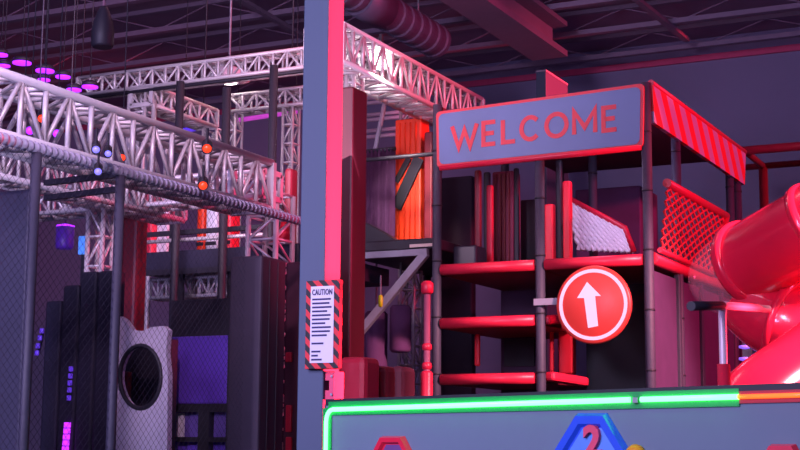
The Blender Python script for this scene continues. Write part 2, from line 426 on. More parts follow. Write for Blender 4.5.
# red foam uprights inside
def upright(px0, px1, pyt, d_y, m, pyb=None, nm='upright_pad'):
    a = hit(px0, pyt, Y, d_y); b = hit(px1, pyt, Y, d_y)
    z0 = zA if pyb is None else hit(px0, pyb, Y, d_y).z
    return MB().box(a.x, b.x, d_y, d_y + (b.x - a.x) * .9, z0, a.z, bev=.02).build(nm, m, tower)
YU = YF + 1.0
REDUP = mat('bright_red_foam', (245, 36, 60), .45, var=.05)
upright(544, 553, 204, YU, REDUP); upright(562, 570, 181, YU, REDUP)
upright(558, 572, 330, YU, REDUP, 374); upright(549, 553, 326, YU, REDUP, 372); upright(474, 479, 334, YF + .6, REDUP, 366)
upright(474, 480, 170, YF + .6, DARKRED); upright(486, 492, 185, YF + .8, REDPAD)
pm = upright(492, 513, 172, YU + .3, mat('maroon_ribbed_pad', (135, 45, 75), .6), nm='ribbed_panel')
q = [hit(492 + k * 21 / 5, 172, Y, YU + .29).x for k in range(6)]
rb = MB(); zt_ = hit(500, 174, Y, YU + .29).z
for xx in q[1:-1]: rb.box(xx - .008, xx + .008, YU + .28, YU + .3, zA, zt_)
rb.build('rib', DARKRED, pm)
for (p0, p1, pt) in ((483, 489, 172), (513, 518, 168), (555, 561, 160)):
    upright(p0, p1, pt, YU + .1, BLACKPAD, nm='post_pad')
upright(520, 537, 200, YU + .8, BLACKPAD, nm='inner_wall_pad')
upright(575, 640, 190, YB - .3, PLUM, nm='inner_wall_pad')
# plum side walls below the deck on the right side
yy = [YF + .12 + (YB - YF - .2) * k / 4 for k in range(5)]
for k in range(4):
    w_ = MB(); y0, y1 = yy[k], yy[k + 1] - .09
    w_.box(XR - .03, XR + .01, y0, y1, .05, zA - .12, bev=.008)
    w_.build('side_wall_panel', mat('side_wall_plum', (80, 50, 90), .8, var=.2, scale=6), tower)
    MB().box(XR - .02, XR + .045, y1, yy[k + 1], .0, zA - .07, bev=.01).build('side_stud', POSTM, tower)
MB().box(TM, XR - .05, YU + .45, YU + .5, .05, zA - .1).build('front_wall_panel', BLACKPAD, tower)
# small dark crawl door behind lower shelf
a, b = hit(505, 340, Y, YU + .6), hit(535, 366, Y, YU + .6)
MB().box(TL + .1, b.x + .1, YU + .6, YU + .66, .05, zA - .1).build('inner_wall_pad', mat('deep_plum_vinyl', (70, 40, 75), .7), tower)
MB().box(a.x, b.x, YU + .57, YU + .6, b.z, a.z).build('crawl_hole', BLACKPAD, tower)

# net panels of the tower
def net(o0, ua, va, nu, nv, r, m, parent, name='net', diamond=True, sub=3):
    mb = MB(); o0 = Vector(o0); ua = Vector(ua); va = Vector(va)
    if diamond:
        for k in range(-nv, nu + 1):
            for sgn in (1, -1):
                # line u = k/nu + sgn*v
                pts = []
                for j in range(nv + 1):
                    uu = (k + (j if sgn > 0 else nv - j)) / nu
                    if -1e-6 <= uu <= 1 + 1e-6: pts.append(o0 + ua * uu + va * (j / nv))
                if len(pts) > 1: mb.path([pts[0], pts[-1]], r, 4, cap=False)
    else:
        for k in range(nu + 1): mb.path([o0 + ua * (k / nu), o0 + ua * (k / nu) + va], r, 4, cap=False)
        for j in range(nv + 1): mb.path([o0 + va * (j / nv), o0 + va * (j / nv) + ua], r, 4, cap=False)
    return mb.build(name, m, parent)
def quadnet(q, nu, nv, r, m, parent):
    """bilinear diamond net in quad q0..q3 (top-left, top-right, bottom-right, bottom-left)"""
    mb = MB(); q = [Vector(p) for p in q]
    bl = lambda u, v: (q[0] * (1 - u) + q[1] * u) * (1 - v) + (q[3] * (1 - u) + q[2] * u) * v
    for i in range(nu):
        for j in range(nv):
            c = [bl(i / nu, j / nv), bl((i + 1) / nu, j / nv), bl((i + 1) / nu, (j + 1) / nv), bl(i / nu, (j + 1) / nv)]
            mb.path([c[0], c[2]], r, 4, cap=False); mb.path([c[1], c[3]], r, 4, cap=False)
    return mb.build('net', m, parent)
XN = XR + .09
q = P([(667, 183), (726, 216), (712, 274), (660, 250)], X, XN)
np_ = tower
quadnet(q, 10, 7, .015, NETR, np_)
fr = MB()
for i in range(3): fr.path([q[i], q[i + 1]], .05 if i < 2 else .03, 10)
fr.build('net_frame', REDPAD, np_)
YN = YF + 1.6
q = P([(564, 196), (625, 228), (634, 252), (578, 250)], Y, YN)
np2 = tower
quadnet(q, 10, 5, .026, NETW, np2)
MB().path([q[0], q[1], q[2]], .035, 10).build('net_frame', REDPAD, np2)

def ribbon(mb, pts, w, th=.012):
    """flat stroke with mitred corners in the x-z plane"""
    closed = (pts[0] - pts[-1]).length < 1e-5
    if closed: pts = pts[:-1]
    n = len(pts); L = []; Rr = []
    for i, p in enumerate(pts):
        a = pts[i - 1] if (i > 0 or closed) else None
        b = pts[(i + 1) % n] if (i < n - 1 or closed) else None
        d1 = (p - a).normalized() if a is not None else (b - p).normalized()
        d2 = (b - p).normalized() if b is not None else d1
        n1 = Vector((-d1.z, 0, d1.x)); n2 = Vector((-d2.z, 0, d2.x)); m = (n1 + n2)
        m.normalize(); k = w / 2 / max(.38, m.dot(n1))
        e = Vector((0, 0, 0))
        if a is None: e = -d1 * w * .1
        if b is None: e = d1 * w * .1
        L.append(p + m * k + e); Rr.append(p - m * k + e)
    T = Vector((0, th, 0))
    V = [[mb.bm.verts.new(q) for q in (l, r, r + T, l + T)] for l, r in zip(L, Rr)]
    for i in range(n if closed else n - 1):
        A = V[i]; B = V[(i + 1) % n]
        for k in range(4): mb.bm.faces.new((A[k], A[(k + 1) % 4], B[(k + 1) % 4], B[k]))
    if not closed: mb.bm.faces.new(V[0]); mb.bm.faces.new(V[-1][::-1])
# welcome sign (board with printed face)
def welcome():
    yp = YF - .075
    q = P([(436, 112), (644, 83), (643, 147), (437, 168)], Y, yp)
    t = thing('welcome_sign', 'long blue grey sign with red WELCOME lettering on the front of the play tower', 'sign', ((q[0].x + q[1].x) / 2, yp, q[2].z))
    def bil(u, v, y): 
        p = (q[0] * (1 - u) + q[1] * u) * v + (q[3] * (1 - u) + q[2] * u) * (1 - v); return Vector((p.x, y, p.z))
    Lx = q[1].x - q[0].x; H = (q[0].z - q[3].z + q[1].z - q[2].z) / 2
    def loop(inset, rad, y):
        return [bil(x / Lx, z / H, y) for x, z in rrect(inset, Lx - inset, inset, H - inset, rad)]
    MB().prism(loop(0, .05, yp), (0, .06, 0)).build('border_board', SIGNRED, t)
    MB().prism(loop(.035, .06, yp - .012), (0, .013, 0)).build('face', SIGNFACE, t)
    a = bil(.0, .52, yp); b = bil(1, .52, yp)
    cz = bil(.48, .5, yp - .016)
    xd = (bil(1, .5, yp) - bil(0, .5, yp))
    arc = lambda cx, cz_, rx, rz, a0, a1, n=14: [(cx + rx * math.cos(R(a0 + (a1 - a0) * k / n)), cz_ + rz * math.sin(R(a0 + (a1 - a0) * k / n))) for k in range(n + 1)]
    E_ = [[(.9, 1), (.1, 1), (.1, 0), (.9, 0)], [(.24, .5), (.8, .5)]]
    glyph = {'W': (1.25, [[(0, 1), (.27, 0), (.5, .8), (.73, 0), (1, 1)]]), 'E': (.72, E_), 'L': (.68, [[(.1, 1), (.1, 0), (.95, 0)]]),
             'C': (.95, [arc(.5, .5, .46, .5, 45, 315)]), 'O': (1.05, [arc(.5, .5, .46, .5, 0, 360, 22)]), 'M': (1.1, [[(.05, 0), (.05, 1), (.5, .25), (.95, 1), (.95, 0)]])}
    word = 'WELCOME'; hgt = H * .37; tot = sum(glyph[c][0] for c in word) + .26 * (len(word) - 1); unit = Lx * .80 / tot
    cur = .075 * Lx + .02; sw = hgt * .2
    for c in word:
        gw, lines = glyph[c]; lm = MB()
        for pl in lines:
            pts = []
            for gx_, gz_ in pl:
                u = (cur + gx_ * gw * unit) / Lx; p = bil(u, .5, yp - .018); pts.append(Vector((p.x, p.y, p.z + (gz_ - .5) * hgt)))
            ribbon(lm, pts, sw)
        lm.build('letter', SIGNRED, t)
        cur += (gw + .26) * unit
    # padded bottom edge
    MB().path([bil(0.01, .01, yp + .03), bil(.99, .01, yp + .03)], .035, 10).build('bottom_pad', REDPAD, t)
    # clear tape creases near the right end
welcome()
# striped side canopy
def canopy():
    xp = XR + .02
    q = P([(648, 84), (742, 153), (741, 185), (650, 123)], X, xp)
    t = thing('striped_canopy', 'red and grey diagonally striped side valance on the right of the welcome sign', 'canopy', (xp, (q[0].y + q[1].y) / 2, q[2].z))
    st = stripe_mat('valance_stripes', (185, 165, 200), (225, 42, 50), 2.05, (0, 1, .9), .5)
    MB().prism(q, (.05, 0, 0)).build('panel', st, t)
    MB().path([q[0] + Vector((.03, 0, .01)), q[1] + Vector((.03, 0, .01))], .035, 10).build('top_pad', REDPAD, t)
canopy()
# arrow sign
def arrow():
    yp = YF - .13
    c = hit(593, 304.5, Y, yp); r = hit(631, 304.5, Y, yp).x - c.x
    t = thing('arrow_sign', 'round red sign with a white up arrow on the front of the play tower', 'sign', c - Vector((0, 0, r)))
    ax = Vector((0, -1, 0))
    MB().lathe([(r * .97, 0), (r, .015), (r, .045), (r * .96, .06), (.001, .06)], c + Vector((0, .06, 0)), ax, 48).build('disc', mat('arrow_red', (205, 64, 56), .4, var=.04), t)
    ringp = MB()
    n = 48; yy = yp - .004
    L = [[(c.x + rr * math.cos(k * 2 * math.pi / n), yy, c.z + rr * math.sin(k * 2 * math.pi / n)) for k in range(n)] for rr in (r * .91, r * .82)]
    ringp.prism(L[0], (0, .006, 0), holes=[L[1]]); ringp.build('ring', WHITE, t)
    px = [(587, 282), (601, 296), (595, 296), (598, 326), (588, 328), (584, 298), (577, 298)]
    MB().prism([Vector((hit(x, y, Y, yy).x, yy, hit(x, y, Y, yy).z)) for x, y in px], (0, .006, 0)).build('arrow', WHITE, t)
    MB().box(TM - .05, c.x, YF - .075, YF - .05, c.z + .02, c.z + .09).build('mount', STEEL, t)
arrow()

# ------------------------------------------------------------------ tube slide
def tubepath(pts, n=10):
    # catmull-rom
    out = []
    P_ = [pts[0]] + list(pts) + [pts[-1]]
    for i in range(1, len(P_) - 2):
        for k in range(n):
            t = k / n
            a, b, c, d = P_[i - 1], P_[i], P_[i + 1], P_[i + 2]
            out.append(.5 * ((2 * b) + (c - a) * t + (2 * a - 5 * b + 4 * c - d) * t * t + (3 * b - a - 3 * c + d) * t ** 3))
    out.append(pts[-1]); return out
def slide():
    t = thing('tube_slide', 'glossy red spiral tube slide at the right beside the play tower', 'slide', (W(790, 330, 12.4).x, W(790, 330, 12.4).y, 0))
    up = tubepath([W(900, 172, 11.3), W(815, 226, 11.8), W(748, 263, 12.4)])
    MB().path(up, .345, 36).build('tube_section', SLIDE, t)
    a = W(748, 263, 12.4); b = W(741, 266.5, 12.47); d = (b - a).normalized()
    MB().lathe([(.33, -.05), (.375, -.045), (.38, -.02), (.38, .02), (.375, .045), (.33, .05)], a, d, 40).build('flange', SLIDE, t)
    e = W(850, 205, 11.6); f = W(815, 226, 11.8); d2 = (f - e).normalized()
    MB().lathe([(.34, -.05), (.37, -.045), (.38, 0), (.37, .045), (.34, .05)], W(818, 225, 11.79), d2, 40).build('flange', SLIDE, t)
    cl = tubepath([a, W(730, 275, 12.6), W(722, 290, 12.8)], 5)
    MB().path(cl, [.335] * (len(cl) - 3) + [.32, .27, .2], 30).build('clear_bend', CLEAR, t)
    el = tubepath([W(752, 298, 12.5), W(772, 316, 12.35), W(800, 326, 12.2), W(850, 335, 12.2)])
    MB().path(el, [.30] * 3 + [.33] * (len(el) - 3), 32).build('tube_section', SLIDE, t)
    MB().lathe([(.32, -.04), (.38, -.03), (.38, .03), (.32, .04)], W(786, 321, 12.28), (W(800, 326, 12.2) - W(772, 316, 12.35)).normalized(), 36).build('flange', SLIDE, t)
    lo = tubepath([W(860, 335, 11.7), W(810, 372, 11.4), W(765, 405, 11.2), W(740, 440, 11.1)])
    MB().path(lo, .36, 32).build('tube_section', SLIDE, t)
    for (px, py, dd) in ((840, 300, 12.9), (760, 430, 11.9)):
        p = W(px, py, dd); MB().tube((p.x, p.y, 0), p, .05, 12).build('support_leg', STEEL, t)
slide()

# lever bar behind the panel
def lever():
    d = 9.4
    c = W(727, 304, d)
    foot = W(724, 380, d)
    t = thing('lever_bar', 'pale bent pipe handle with black grip and red foam foot before the slide', 'handle', (foot.x, foot.y, 0))
    o = Vector((foot.x, foot.y, 0)); v = Vector((foot.x, foot.y, c.z))
    right = (W(768, 309, 10.4) - v); left = W(691, 306, 9.0)
    pts = [o, Vector((foot.x, foot.y, c.z - .07)), v + Vector((0, 0, -.02)) + right.normalized() * .015, v + right.normalized() * .06, v + right]
    MB().path(pts, .026, 14).build('pipe', mat('pale_pipe', (225, 205, 215), .35, .1), t)
    g0 = v + Vector((0, 0, -.005)); MB().path([g0, left], .03, 14).build('grip', BLACKPAD, t)
    MB().tube((foot.x, foot.y, .0), (foot.x, foot.y, W(724, 364, d).z), .042, 16).build('foam_foot', REDPAD, t)
lever()
# three small purple lamps seen behind the lever
for i, (x, y) in enumerate(((745, 349), (745, 361), (744, 373))):
    p = W(x, y, 13.2)
    tag(MB().lathe([(.02, 0), (.055, .01), (.055, .03), (.02, .035)], p, (0, 0, 1), 18).build('indicator_lamp', mat('violet_led', (150, 110, 255), .3, emit=(150, 110, 255), strength=.7)), 'small violet indicator lamp under the slide, ' + ['topmost of three', 'middle one of three', 'lowest of three'][i], 'lamp', 'violet lamps under the slide')
ip = W(745, 361, 13.3)
tag(MB().box(ip.x - .04, ip.x + .04, ip.y + .08, ip.y + .12, 0, W(745, 343, 13.3).z).build('lamp_post', BLACKPAD), 'thin black post carrying the violet lamps under the slide', 'post')

# red padded frame behind at right
def redframe():
    yq = W(765, 160, 21).y
    a = hit(741, 151, Y, yq); b = hit(900, 132, Y, yq)
    t = thing('play_gantry', 'red padded frame of beams and a post behind the slide', 'frame', (hit(763, 180, Y, yq).x, yq, 0))
    MB().path([a, (b.x, yq, a.z)], .065, 12).build('beam', REDPAD, t)
    c = hit(741, 170, Y, yq + 1.2); 
    x0 = hit(740, 168, Y, yq + 1.4).x; z0 = hit(763, 166, Y, yq + 1.4).z
    MB().path([(x0, yq + 1.4, z0), (x0 + 5, yq + 1.4, z0)], .05, 12).build('beam', DARKRED, t)
    p = hit(763, 166, Y, yq + 1.4)
    MB().tube((p.x, p.y, 0), p, .07, 12).build('post', DARKRED, t)
    MB().path([(a.x + .05, yq, a.z), p], .05, 10).build('beam', DARKRED, t)
redframe()

# ------------------------------------------------------------------ left: cage, trusses
A0 = W(0, 133, 9); XC = A0.x
def onC(px, py): return hit(px, py, X, XC)
# main truss over the cage
ta = onC(-30, 62); tb = onC(272, 162); ta.z = tb.z = onC(0, 72).z
h = onC(0, 72).z - onC(0, 133).z
truss(ta, tb, (-h, 0, 0), (0, 0, -h), 15, 'long pale box truss over the black net cage at the left', r=.03, rl=.017)
XC2 = XC - 1.5
za2 = hit(20, 140, X, XC2).z
truss((XC2, hit(-10, 120, X, XC2).y, za2), (XC2, hit(185, 180, X, XC2).y, za2), (-.3, 0, 0), (0, 0, -.32), 15, 'second pale box truss running behind and below the long truss at the left', r=.025, rl=.015)
# rope wrapped bar under the truss, carrying the net
def ropebar():
    z = onC(0, 138).z - .03; y0 = onC(-30, 130).y; y1 = onC(303, 216).y; xo = XC + .1
    t = thing('rope_wrapped_bar', 'grey bar wrapped in rope along the top of the net cage', 'bar', (xo, (y0 + y1) / 2, z))
    MB().path([(xo, y0, z), (xo, y1, z)], .03, 10).build('bar', STEEL, t)
    w = MB(); n = 70
    for k in range(n):
        y = y0 + (y1 - y0) * (k + .5) / n
        w.tube((xo - .034, y - .02, z), (xo + .034, y + .02, z), .0)if False else w.lathe([(.034, -.012), (.042, 0), (.034, .012)], (xo, y, z), (.25, 1, .2), 8)
    w.build('wrap', mat('lilac_rope', (150, 145, 170), .8), t)
ropebar()
# cage
def cage():
    xo = XC + .1
    p1 = hit(30, 300, X, xo); p2 = hit(116, 300, X, xo)
    t = thing('net_cage', 'black net cage with two dark posts under the left truss', 'cage', (xo, (p1.y + p2.y) / 2, 0))
    zt1 = hit(34, 150, X, xo).z; zt = onC(0, 138).z - .06
    for p in (p1, p2): MB().tube((xo, p.y, 0), (xo, p.y, zt), .033, 14).build('post', POSTM, t)
    zz1 = hit(116, 170, X, xo).z
    for (py_, off) in ((173, .0), (188, 0)):
        a = Vector((xo, p2.y, hit(116, py_, X, xo).z)); b = W(46, py_ + 10, 10.6)
        MB().bar(a, b, .04).build('cross_bar', BLACKPAD, t)
    for py_ in (192, 199):
        a = Vector((xo, p2.y, hit(118, py_, X, xo).z)); b = hit(233, py_ - 10, Y, p2.y + .2)
    y0 = p1.y - 1.0; y1 = p2.y + 1.6
    H = zt - .05; L = y1 - y0
    mb = MB(); s = .06
    nu = int(L / s); nv = int(H / s)
    # only the band of netting that stands clear of the floor
    o0 = Vector((xo, y0, .9)); Hn = zt - .9; nv = int(Hn / s)
    net(o0, (0, L, 0), (0, 0, Hn), nu, nv, .0015, NETB, t)
cage()
# truss column at the end of main truss
e = W(262, 230, 13.4)
zt2 = hit(262, 193, Y, e.y).z
w4 = .30
truss((e.x - w4 / 2, e.y, .0), (e.x - w4 / 2, e.y, zt2), (w4, 0, 0), (0, w4, 0), 18, 'upright pale truss tower behind the black box left of the blue column', 'truss_tower', r=.026, plates=False, rl=.012)
e = W(95, 240, 12.6); zt3 = hit(95, 207, Y, e.y).z; w4 = .16
truss((e.x - w4 / 2, e.y, .0), (e.x - w4 / 2, e.y, zt3), (w4, 0, 0), (0, .14, 0), 14, 'narrow upright truss seen through the net of the cage', 'truss_tower', r=.022, plates=True, rl=.01)
# second long bar/truss low: (0,155)-(300,195) behind the cage, runs along X
yq = W(120, 185, 13).y
a = hit(18, 172, Y, yq); b = hit(262, 188, Y, yq); zz = hit(150, 180, Y, yq).z
truss((a.x, yq, zz), (b.x, yq, zz), (0, .3, 0), (0, 0, -.22), 14, 'pale cross truss seen low behind the long truss and the net', r=.022)
# truss along X at the back, high
yq = W(200, 75, 17).y
a = hit(78, 83, Y, yq); b = hit(345, 42, Y, yq); z_ = hit(200, 62, Y, yq).z
hh = z_ - hit(200, 80, Y, yq).z
tU = truss((a.x, yq, z_), (b.x, yq, z_), (0, hh, 0), (0, 0, -hh), 20, 'high pale box truss crossing under the ceiling left of the column', r=.022)
# dark pipe under it
zz = z_ - hh - .045; 
tag(MB().tube((hit(78, 90, Y, yq).x, yq, zz), (b.x, yq, zz), .022, 10).build('black_pipe', BLACKPAD), 'thin black pipe running under the high crossing truss', 'pipe')
for px in (82, 205, 292):
    p = hit(px, 70, Y, yq + hh / 2)
    tag(MB().tube((p.x, p.y, z_), (p.x, p.y, ZC), .008, 8).build('hanger_rod', BLACKPAD), 'thin rod hanging the high truss from the ceiling, ' + {82: 'at its left end', 205: 'at its middle', 292: 'beside the blue column'}[px], 'rod', 'rods of the high truss')
# upright truss under it at 135
p = hit(135, 110, Y, yq); z1 = z_ - hh - .03
truss((p.x - .11, yq + .02, 0), (p.x - .11, yq + .02, z1), (.24, 0, 0), (0, .2, 0), 22, 'pale upright truss at the left end under the high crossing truss', 'truss_tower', r=.022, plates=False, rl=.012)
# inner truss running into depth at (150..217, 82..112)
p = W(152, 86, 17.3); XI = p.x
y1 = hit(217, 112, X, XI).y; hi = p.z - hit(152, 104, X, XI).z
truss(p, (XI, y1, p.z), (-.3, 0, 0), (0, 0, -hi), 7, 'short pale truss running into depth behind the high crossing truss', r=.024, rl=.016)
p2 = Vector((XI, y1, p.z))
truss((XI - .2, y1, 0), (XI - .2, y1, p.z - hi - .02), (.2, 0, 0), (0, .22, 0), 24, 'bright upright truss at the far end of the short truss', 'truss_tower', r=.022, plates=False, rl=.013)
p = hit(156, 105, X, XI)
tag(MB().tube((XI, W(152, 86, 17.3).y + .05, 0), (XI, W(152, 86, 17.3).y + .05, p.z + .05), .03, 10).build('pole', ALU), 'thin pale pole under the near end of the short truss', 'pole')
# X truss right of it
yq2 = y1 + .1
a = hit(229, 97, Y, yq2); b = hit(345, 85, Y, yq2); za = hit(262, 92, Y, yq2).z; hx = za - hit(262, 108, Y, yq2).z
truss((a.x, yq2, za), (b.x, yq2, za), (0, hx, 0), (0, 0, -hx), 8, 'white box truss under the round ceiling lamp', r=.024, rl=.017)
for (px, lb) in ((232, 'left'), (289, 'right')):
    p = hit(px, 120, Y, yq2 + .05)
    truss((p.x - .07, yq2 + .02, 0), (p.x - .07, yq2 + .02, za - hx), (.14, 0, 0), (0, .16, 0), 24, 'slim upright truss carrying the %s end of the white truss' % lb, 'truss_tower', r=.02, plates=False, rl=.011)
# black poles
for (px, pt_, d, lb) in ((178, 82, 16, 'black pole beside the short truss, left of the round ceiling lamp'), (225, 88, 16, 'black pole just below the round ceiling lamp'), (272, 66, 16, 'black pole close to the blue column, left of it')):
    p = hit(px, 160, Y, W(190, 262, 15.5).y - .2); zt_ = hit(px, pt_, Y, p.y).z
    o = MB(); o.tube((p.x, p.y, 0), (p.x, p.y, zt_), .045, 12)
    tag(o.build('black_pole', BLACKPAD), lb, 'pole')
# LED bars
def rod_bar(o, ps):
    for q_ in ps: MB().tube(q_, (q_.x, q_.y, ZC), .006, 6).build('hanger', BLACKPAD, o)
p = W(185, 130, 19); 
tag(MB().bar(hit(180, 131, Y, p.y), hit(206, 127, Y, p.y), .05).build('light_bar', mat('blue_bar', (90, 60, 220), .4, emit=(95, 60, 230), strength=.9)), 'thin violet light bar behind the short truss', 'light bar')
rod_bar(bpy.data.objects['light_bar'], [hit(184, 130, Y, p.y), hit(203, 127, Y, p.y)])
p = W(285, 113, 19)
tag(MB().bar(hit(233, 121, Y, p.y), hit(300, 111, Y, p.y), .05).build('light_bar', mat('pink_bar', (190, 70, 190), .4, emit=(200, 70, 200), strength=.7)), 'thin pink light bar below the white truss', 'light bar')
rod_bar(bpy.data.objects['light_bar.001'], [hit(238, 120, Y, p.y), hit(296, 112, Y, p.y)])

# dark mezzanine slab and rail at left
def mezz():
    yq = W(190, 262, 15.5).y
    x0 = hit(126, 260, Y, yq).x; x1 = hit(284, 260, Y, yq).x
    z1 = hit(190, 250, Y, yq).z; z0 = hit(190, 271, Y, yq).z
    t = thing('mezzanine', 'dark raised platform with truss edge behind the net cage', 'platform', ((x0 + x1) / 2, yq + 1, 0))
    MB().box(x0, x1, yq, yq + 2.4, z0 + .03, z1).build('deck', NAVY, t)
    MB().box(x0, x1, yq - .03, yq, z0 - .03, z0 + .03).build('edge_strip', BLACKPAD, t)
    for px in (128, 180, 232, 281):
        x = hit(px, 280, Y, yq + .1).x; MB().tube((x, yq + .1, 0), (x, yq + .1, z0), .05, 10).build('leg', BLACKPAD, t)
    zr = hit(190, 232, Y, yq).z
    MB().bar((x0, yq, zr), (x1, yq, zr), .05).build('rail', BLACKPAD, t)
    zr2 = hit(190, 238, Y, yq).z
    MB().tube((x0, yq - .03, zr2 - .02), (x1, yq - .03, zr2 - .02), .022, 10).build('rail', ALU, t)
    for px in (140, 172, 279):
        x = hit(px, 240, Y, yq).x; MB().bar((x, yq + .02, z1), (x, yq + .02, hit(px, 205, Y, yq).z), .06).build('rail_post', BLACKPAD, t)
    return yq, x0, x1, z0
mq, mx0, mx1, mz0 = mezz()
zz = hit(190, 276, Y, mq + .25).z
truss((mx0 + .15, mq + .25, zz - .02), (mx1 - .1, mq + .25, zz - .02), (0, .25, 0), (0, 0, -.2), 16, 'pale truss slung under the dark raised platform', r=.02)
# obstacle pads standing on the mezzanine
mz1 = hit(190, 250, Y, mq).z
for (x0, x1, y0, m, lb) in ((197, 205, 203, ORANGE, 'bright orange pad standing on the raised platform, left of the white pad'), (206, 218, 201, WHITE, 'white pad between an orange and a red pad on the raised platform'), (219, 232, 203, REDUP, 'red pad standing on the raised platform, right of the white pad')):
    yk = mq + .5; a = hit(x0, y0, Y, yk); b = hit(x1, y0, Y, yk)
    t = thing('obstacle_pad', lb, 'pad', ((a.x + b.x) / 2, yk, mz1), 'upright pads on the raised platform')
    MB().box(a.x, b.x - .005, yk, yk + .2, mz1, a.z, bev=.03).build('pad', m, t)
    MB().box(a.x + .01, b.x - .015, yk - .01, yk + .02, mz1 + .12, mz1 + .16).build('black_band', BLACKPAD, t)
a = hit(145, 205, Y, mq + .9); b = hit(153, 205, Y, mq + .9)
tag(MB().box(a.x, b.x, mq + .9, mq + 1.1, mz1, a.z + .35, bev=.03).build('obstacle_pad', REDPAD), 'narrow tall red pad at the left of the raised platform', 'pad')
a = hit(155, 205, Y, mq + 1.0); b = hit(168, 205, Y, mq + 1.0)
tag(MB().box(a.x, b.x, mq + 1.0, mq + 1.2, mz1, hit(160, 195, Y, mq + 1).z, bev=.03).build('obstacle_pad', WHITE), 'pale grey pad right of the narrow red pad on the raised platform', 'pad')
p = W(130, 240, 13.6)
a = hit(123, 205, Y, p.y); b = hit(138, 205, Y, p.y)
tag(MB().box(a.x, b.x, p.y, p.y + .18, 0, hit(130, 206, Y, p.y).z, bev=.03).build('tall_pad', DARKRED), 'tall dark red pad right of the second cage post', 'pad')
# red lit hanging pads close to the column (285,150-240) 
for (x0, x1, y0, y1, d, m, lb) in ((284, 291, 168, 215, 14.2, DARKRED, 'narrow dark red pad close left of the blue column'),):
    a = W(x0, y0, d); b = hit(x1, y0, Y, a.y)
    tag(MB().box(a.x, b.x, a.y, a.y + .15, 0, a.z, bev=.03).build('tall_pad', m), lb, 'pad')
# red cone on rail
p = W(284, 240, 13.9)
t = thing('marker_cone', 'small orange red cone beside the upright truss tower', 'cone', (p.x, p.y, hit(284, 246, Y, p.y).z))
zz = hit(284, 246, Y, p.y).z
MB().lathe([(.075, 0), (.07, .03), (.02, .26), (.01, .27)], (p.x, p.y, zz + .03), (0, 0, 1), 20).build('cone', REDUP, t)
MB().box(p.x - .12, p.x + .12, p.y - .12, p.y + .12, zz, zz + .03, bev=.01).build('base', REDUP, t)
tag(MB().box(p.x - .35, p.x + .25, p.y - .14, p.y + .16, 0, zz, bev=.02).build('plinth', NAVY), 'dark plinth under the orange red cone', 'plinth')

a = W(285, 300, 12.9); b = hit(300, 300, Y, a.y)
t = thing('tall_pad', 'maroon pad with red blocks squeezed between the black box and the blue column', 'pad', ((a.x + b.x) / 2, a.y + .1, 0))
MB().box(a.x, b.x + .1, a.y, a.y + .2, 0, hit(290, 262, Y, a.y).z, bev=.02).build('pad', mat('deep_maroon_vinyl', (72, 28, 50), .6), t)
for (y0_, y1_) in ((352, 362), (405, 432), (437, 455)):
    c0 = hit(285, y1_, Y, a.y - .03); c1 = hit(291, y0_, Y, a.y - .03); MB().box(c0.x, c1.x, a.y - .03, a.y, c0.z, c1.z, bev=.008).build('block', REDPAD, t)
# black tall box
def blackbox():
    d = 11.5; a = W(229, 300, d); b = hit(261, 300, Y, a.y); z = hit(245, 256, Y, a.y).z
    t = thing('padded_tower', 'tall black padded box standing left of the blue column', 'box', ((a.x + b.x) / 2, a.y + .4, 0))
    y1 = hit(286, 300, X, b.x).y
    MB().box(a.x, b.x, a.y, y1, 0, z, bev=.02).build('body', mat('black_matt_vinyl', (52, 42, 58), .7, var=.2), t)
    for k in range(1, 3):
        yk = a.y + (y1 - a.y) * k / 3; MB().box(b.x - .005, b.x + .006, yk - .01, yk + .01, .02, z - .03).build('seam', BLACKPAD, t)
blackbox()
# white panel with oval hole
def porthole():
    d = 11.2; yq = W(140, 380, d).y
    pix = [(114, 322), (119, 316), (124, 319), (132, 330), (142, 331), (152, 327), (163, 326), (168, 330), (167, 338), (166, 352), (168, 375), (167, 455)]
    outer = P(pix, Y, yq); zb = .0
    outer += [Vector((outer[-1].x, yq, 0)), Vector((outer[0].x - .02, yq, 0))]
    hole = P(ell(140.5, 377, 20.5, 31.5, 32, 0), Y, yq)
    t = thing('porthole_panel', 'white wavy topped panel with a big oval hole at the lower left', 'panel', (outer[5].x, yq, 0))
    MB().prism(outer, (0, .06, 0), holes=[hole]).build('board', mat('white_plastic_board', (205, 198, 222), .5, var=.12, scale=7), t)
    rim = MB(); rim.path(hole + [hole[0]], .018, 8, cap=False); rim.build('rim', BLACKPAD, t)
    # what is inside: dark pad and red strip
    p = W(140, 380, 12.0)
    tag(MB().box(p.x - .3, p.x + .3, p.y, p.y + .1, 0, hit(140, 340, Y, p.y).z).build('backing_pad', BLACKPAD), 'black pad seen through the oval hole', 'pad')
    q = hit(127, 380, Y, p.y - .02)
    tag(MB().box(q.x - .045, q.x + .045, p.y - .07, p.y - .01, 0, hit(127, 372, Y, p.y).z, bev=.01).build('tall_pad', DARKRED), 'narrow dark red pad seen in the left of the oval hole', 'pad')
    c = hit(123, 365, Y, p.y - .03)
    tag(MB().box(c.x - .03, c.x + .05, p.y - .13, p.y - .08, 0, c.z + .06, bev=.01).build('light_pad', mat('lilac_pad', (150, 130, 200), .5)), 'narrow lilac pad behind the oval hole', 'pad')
porthole()
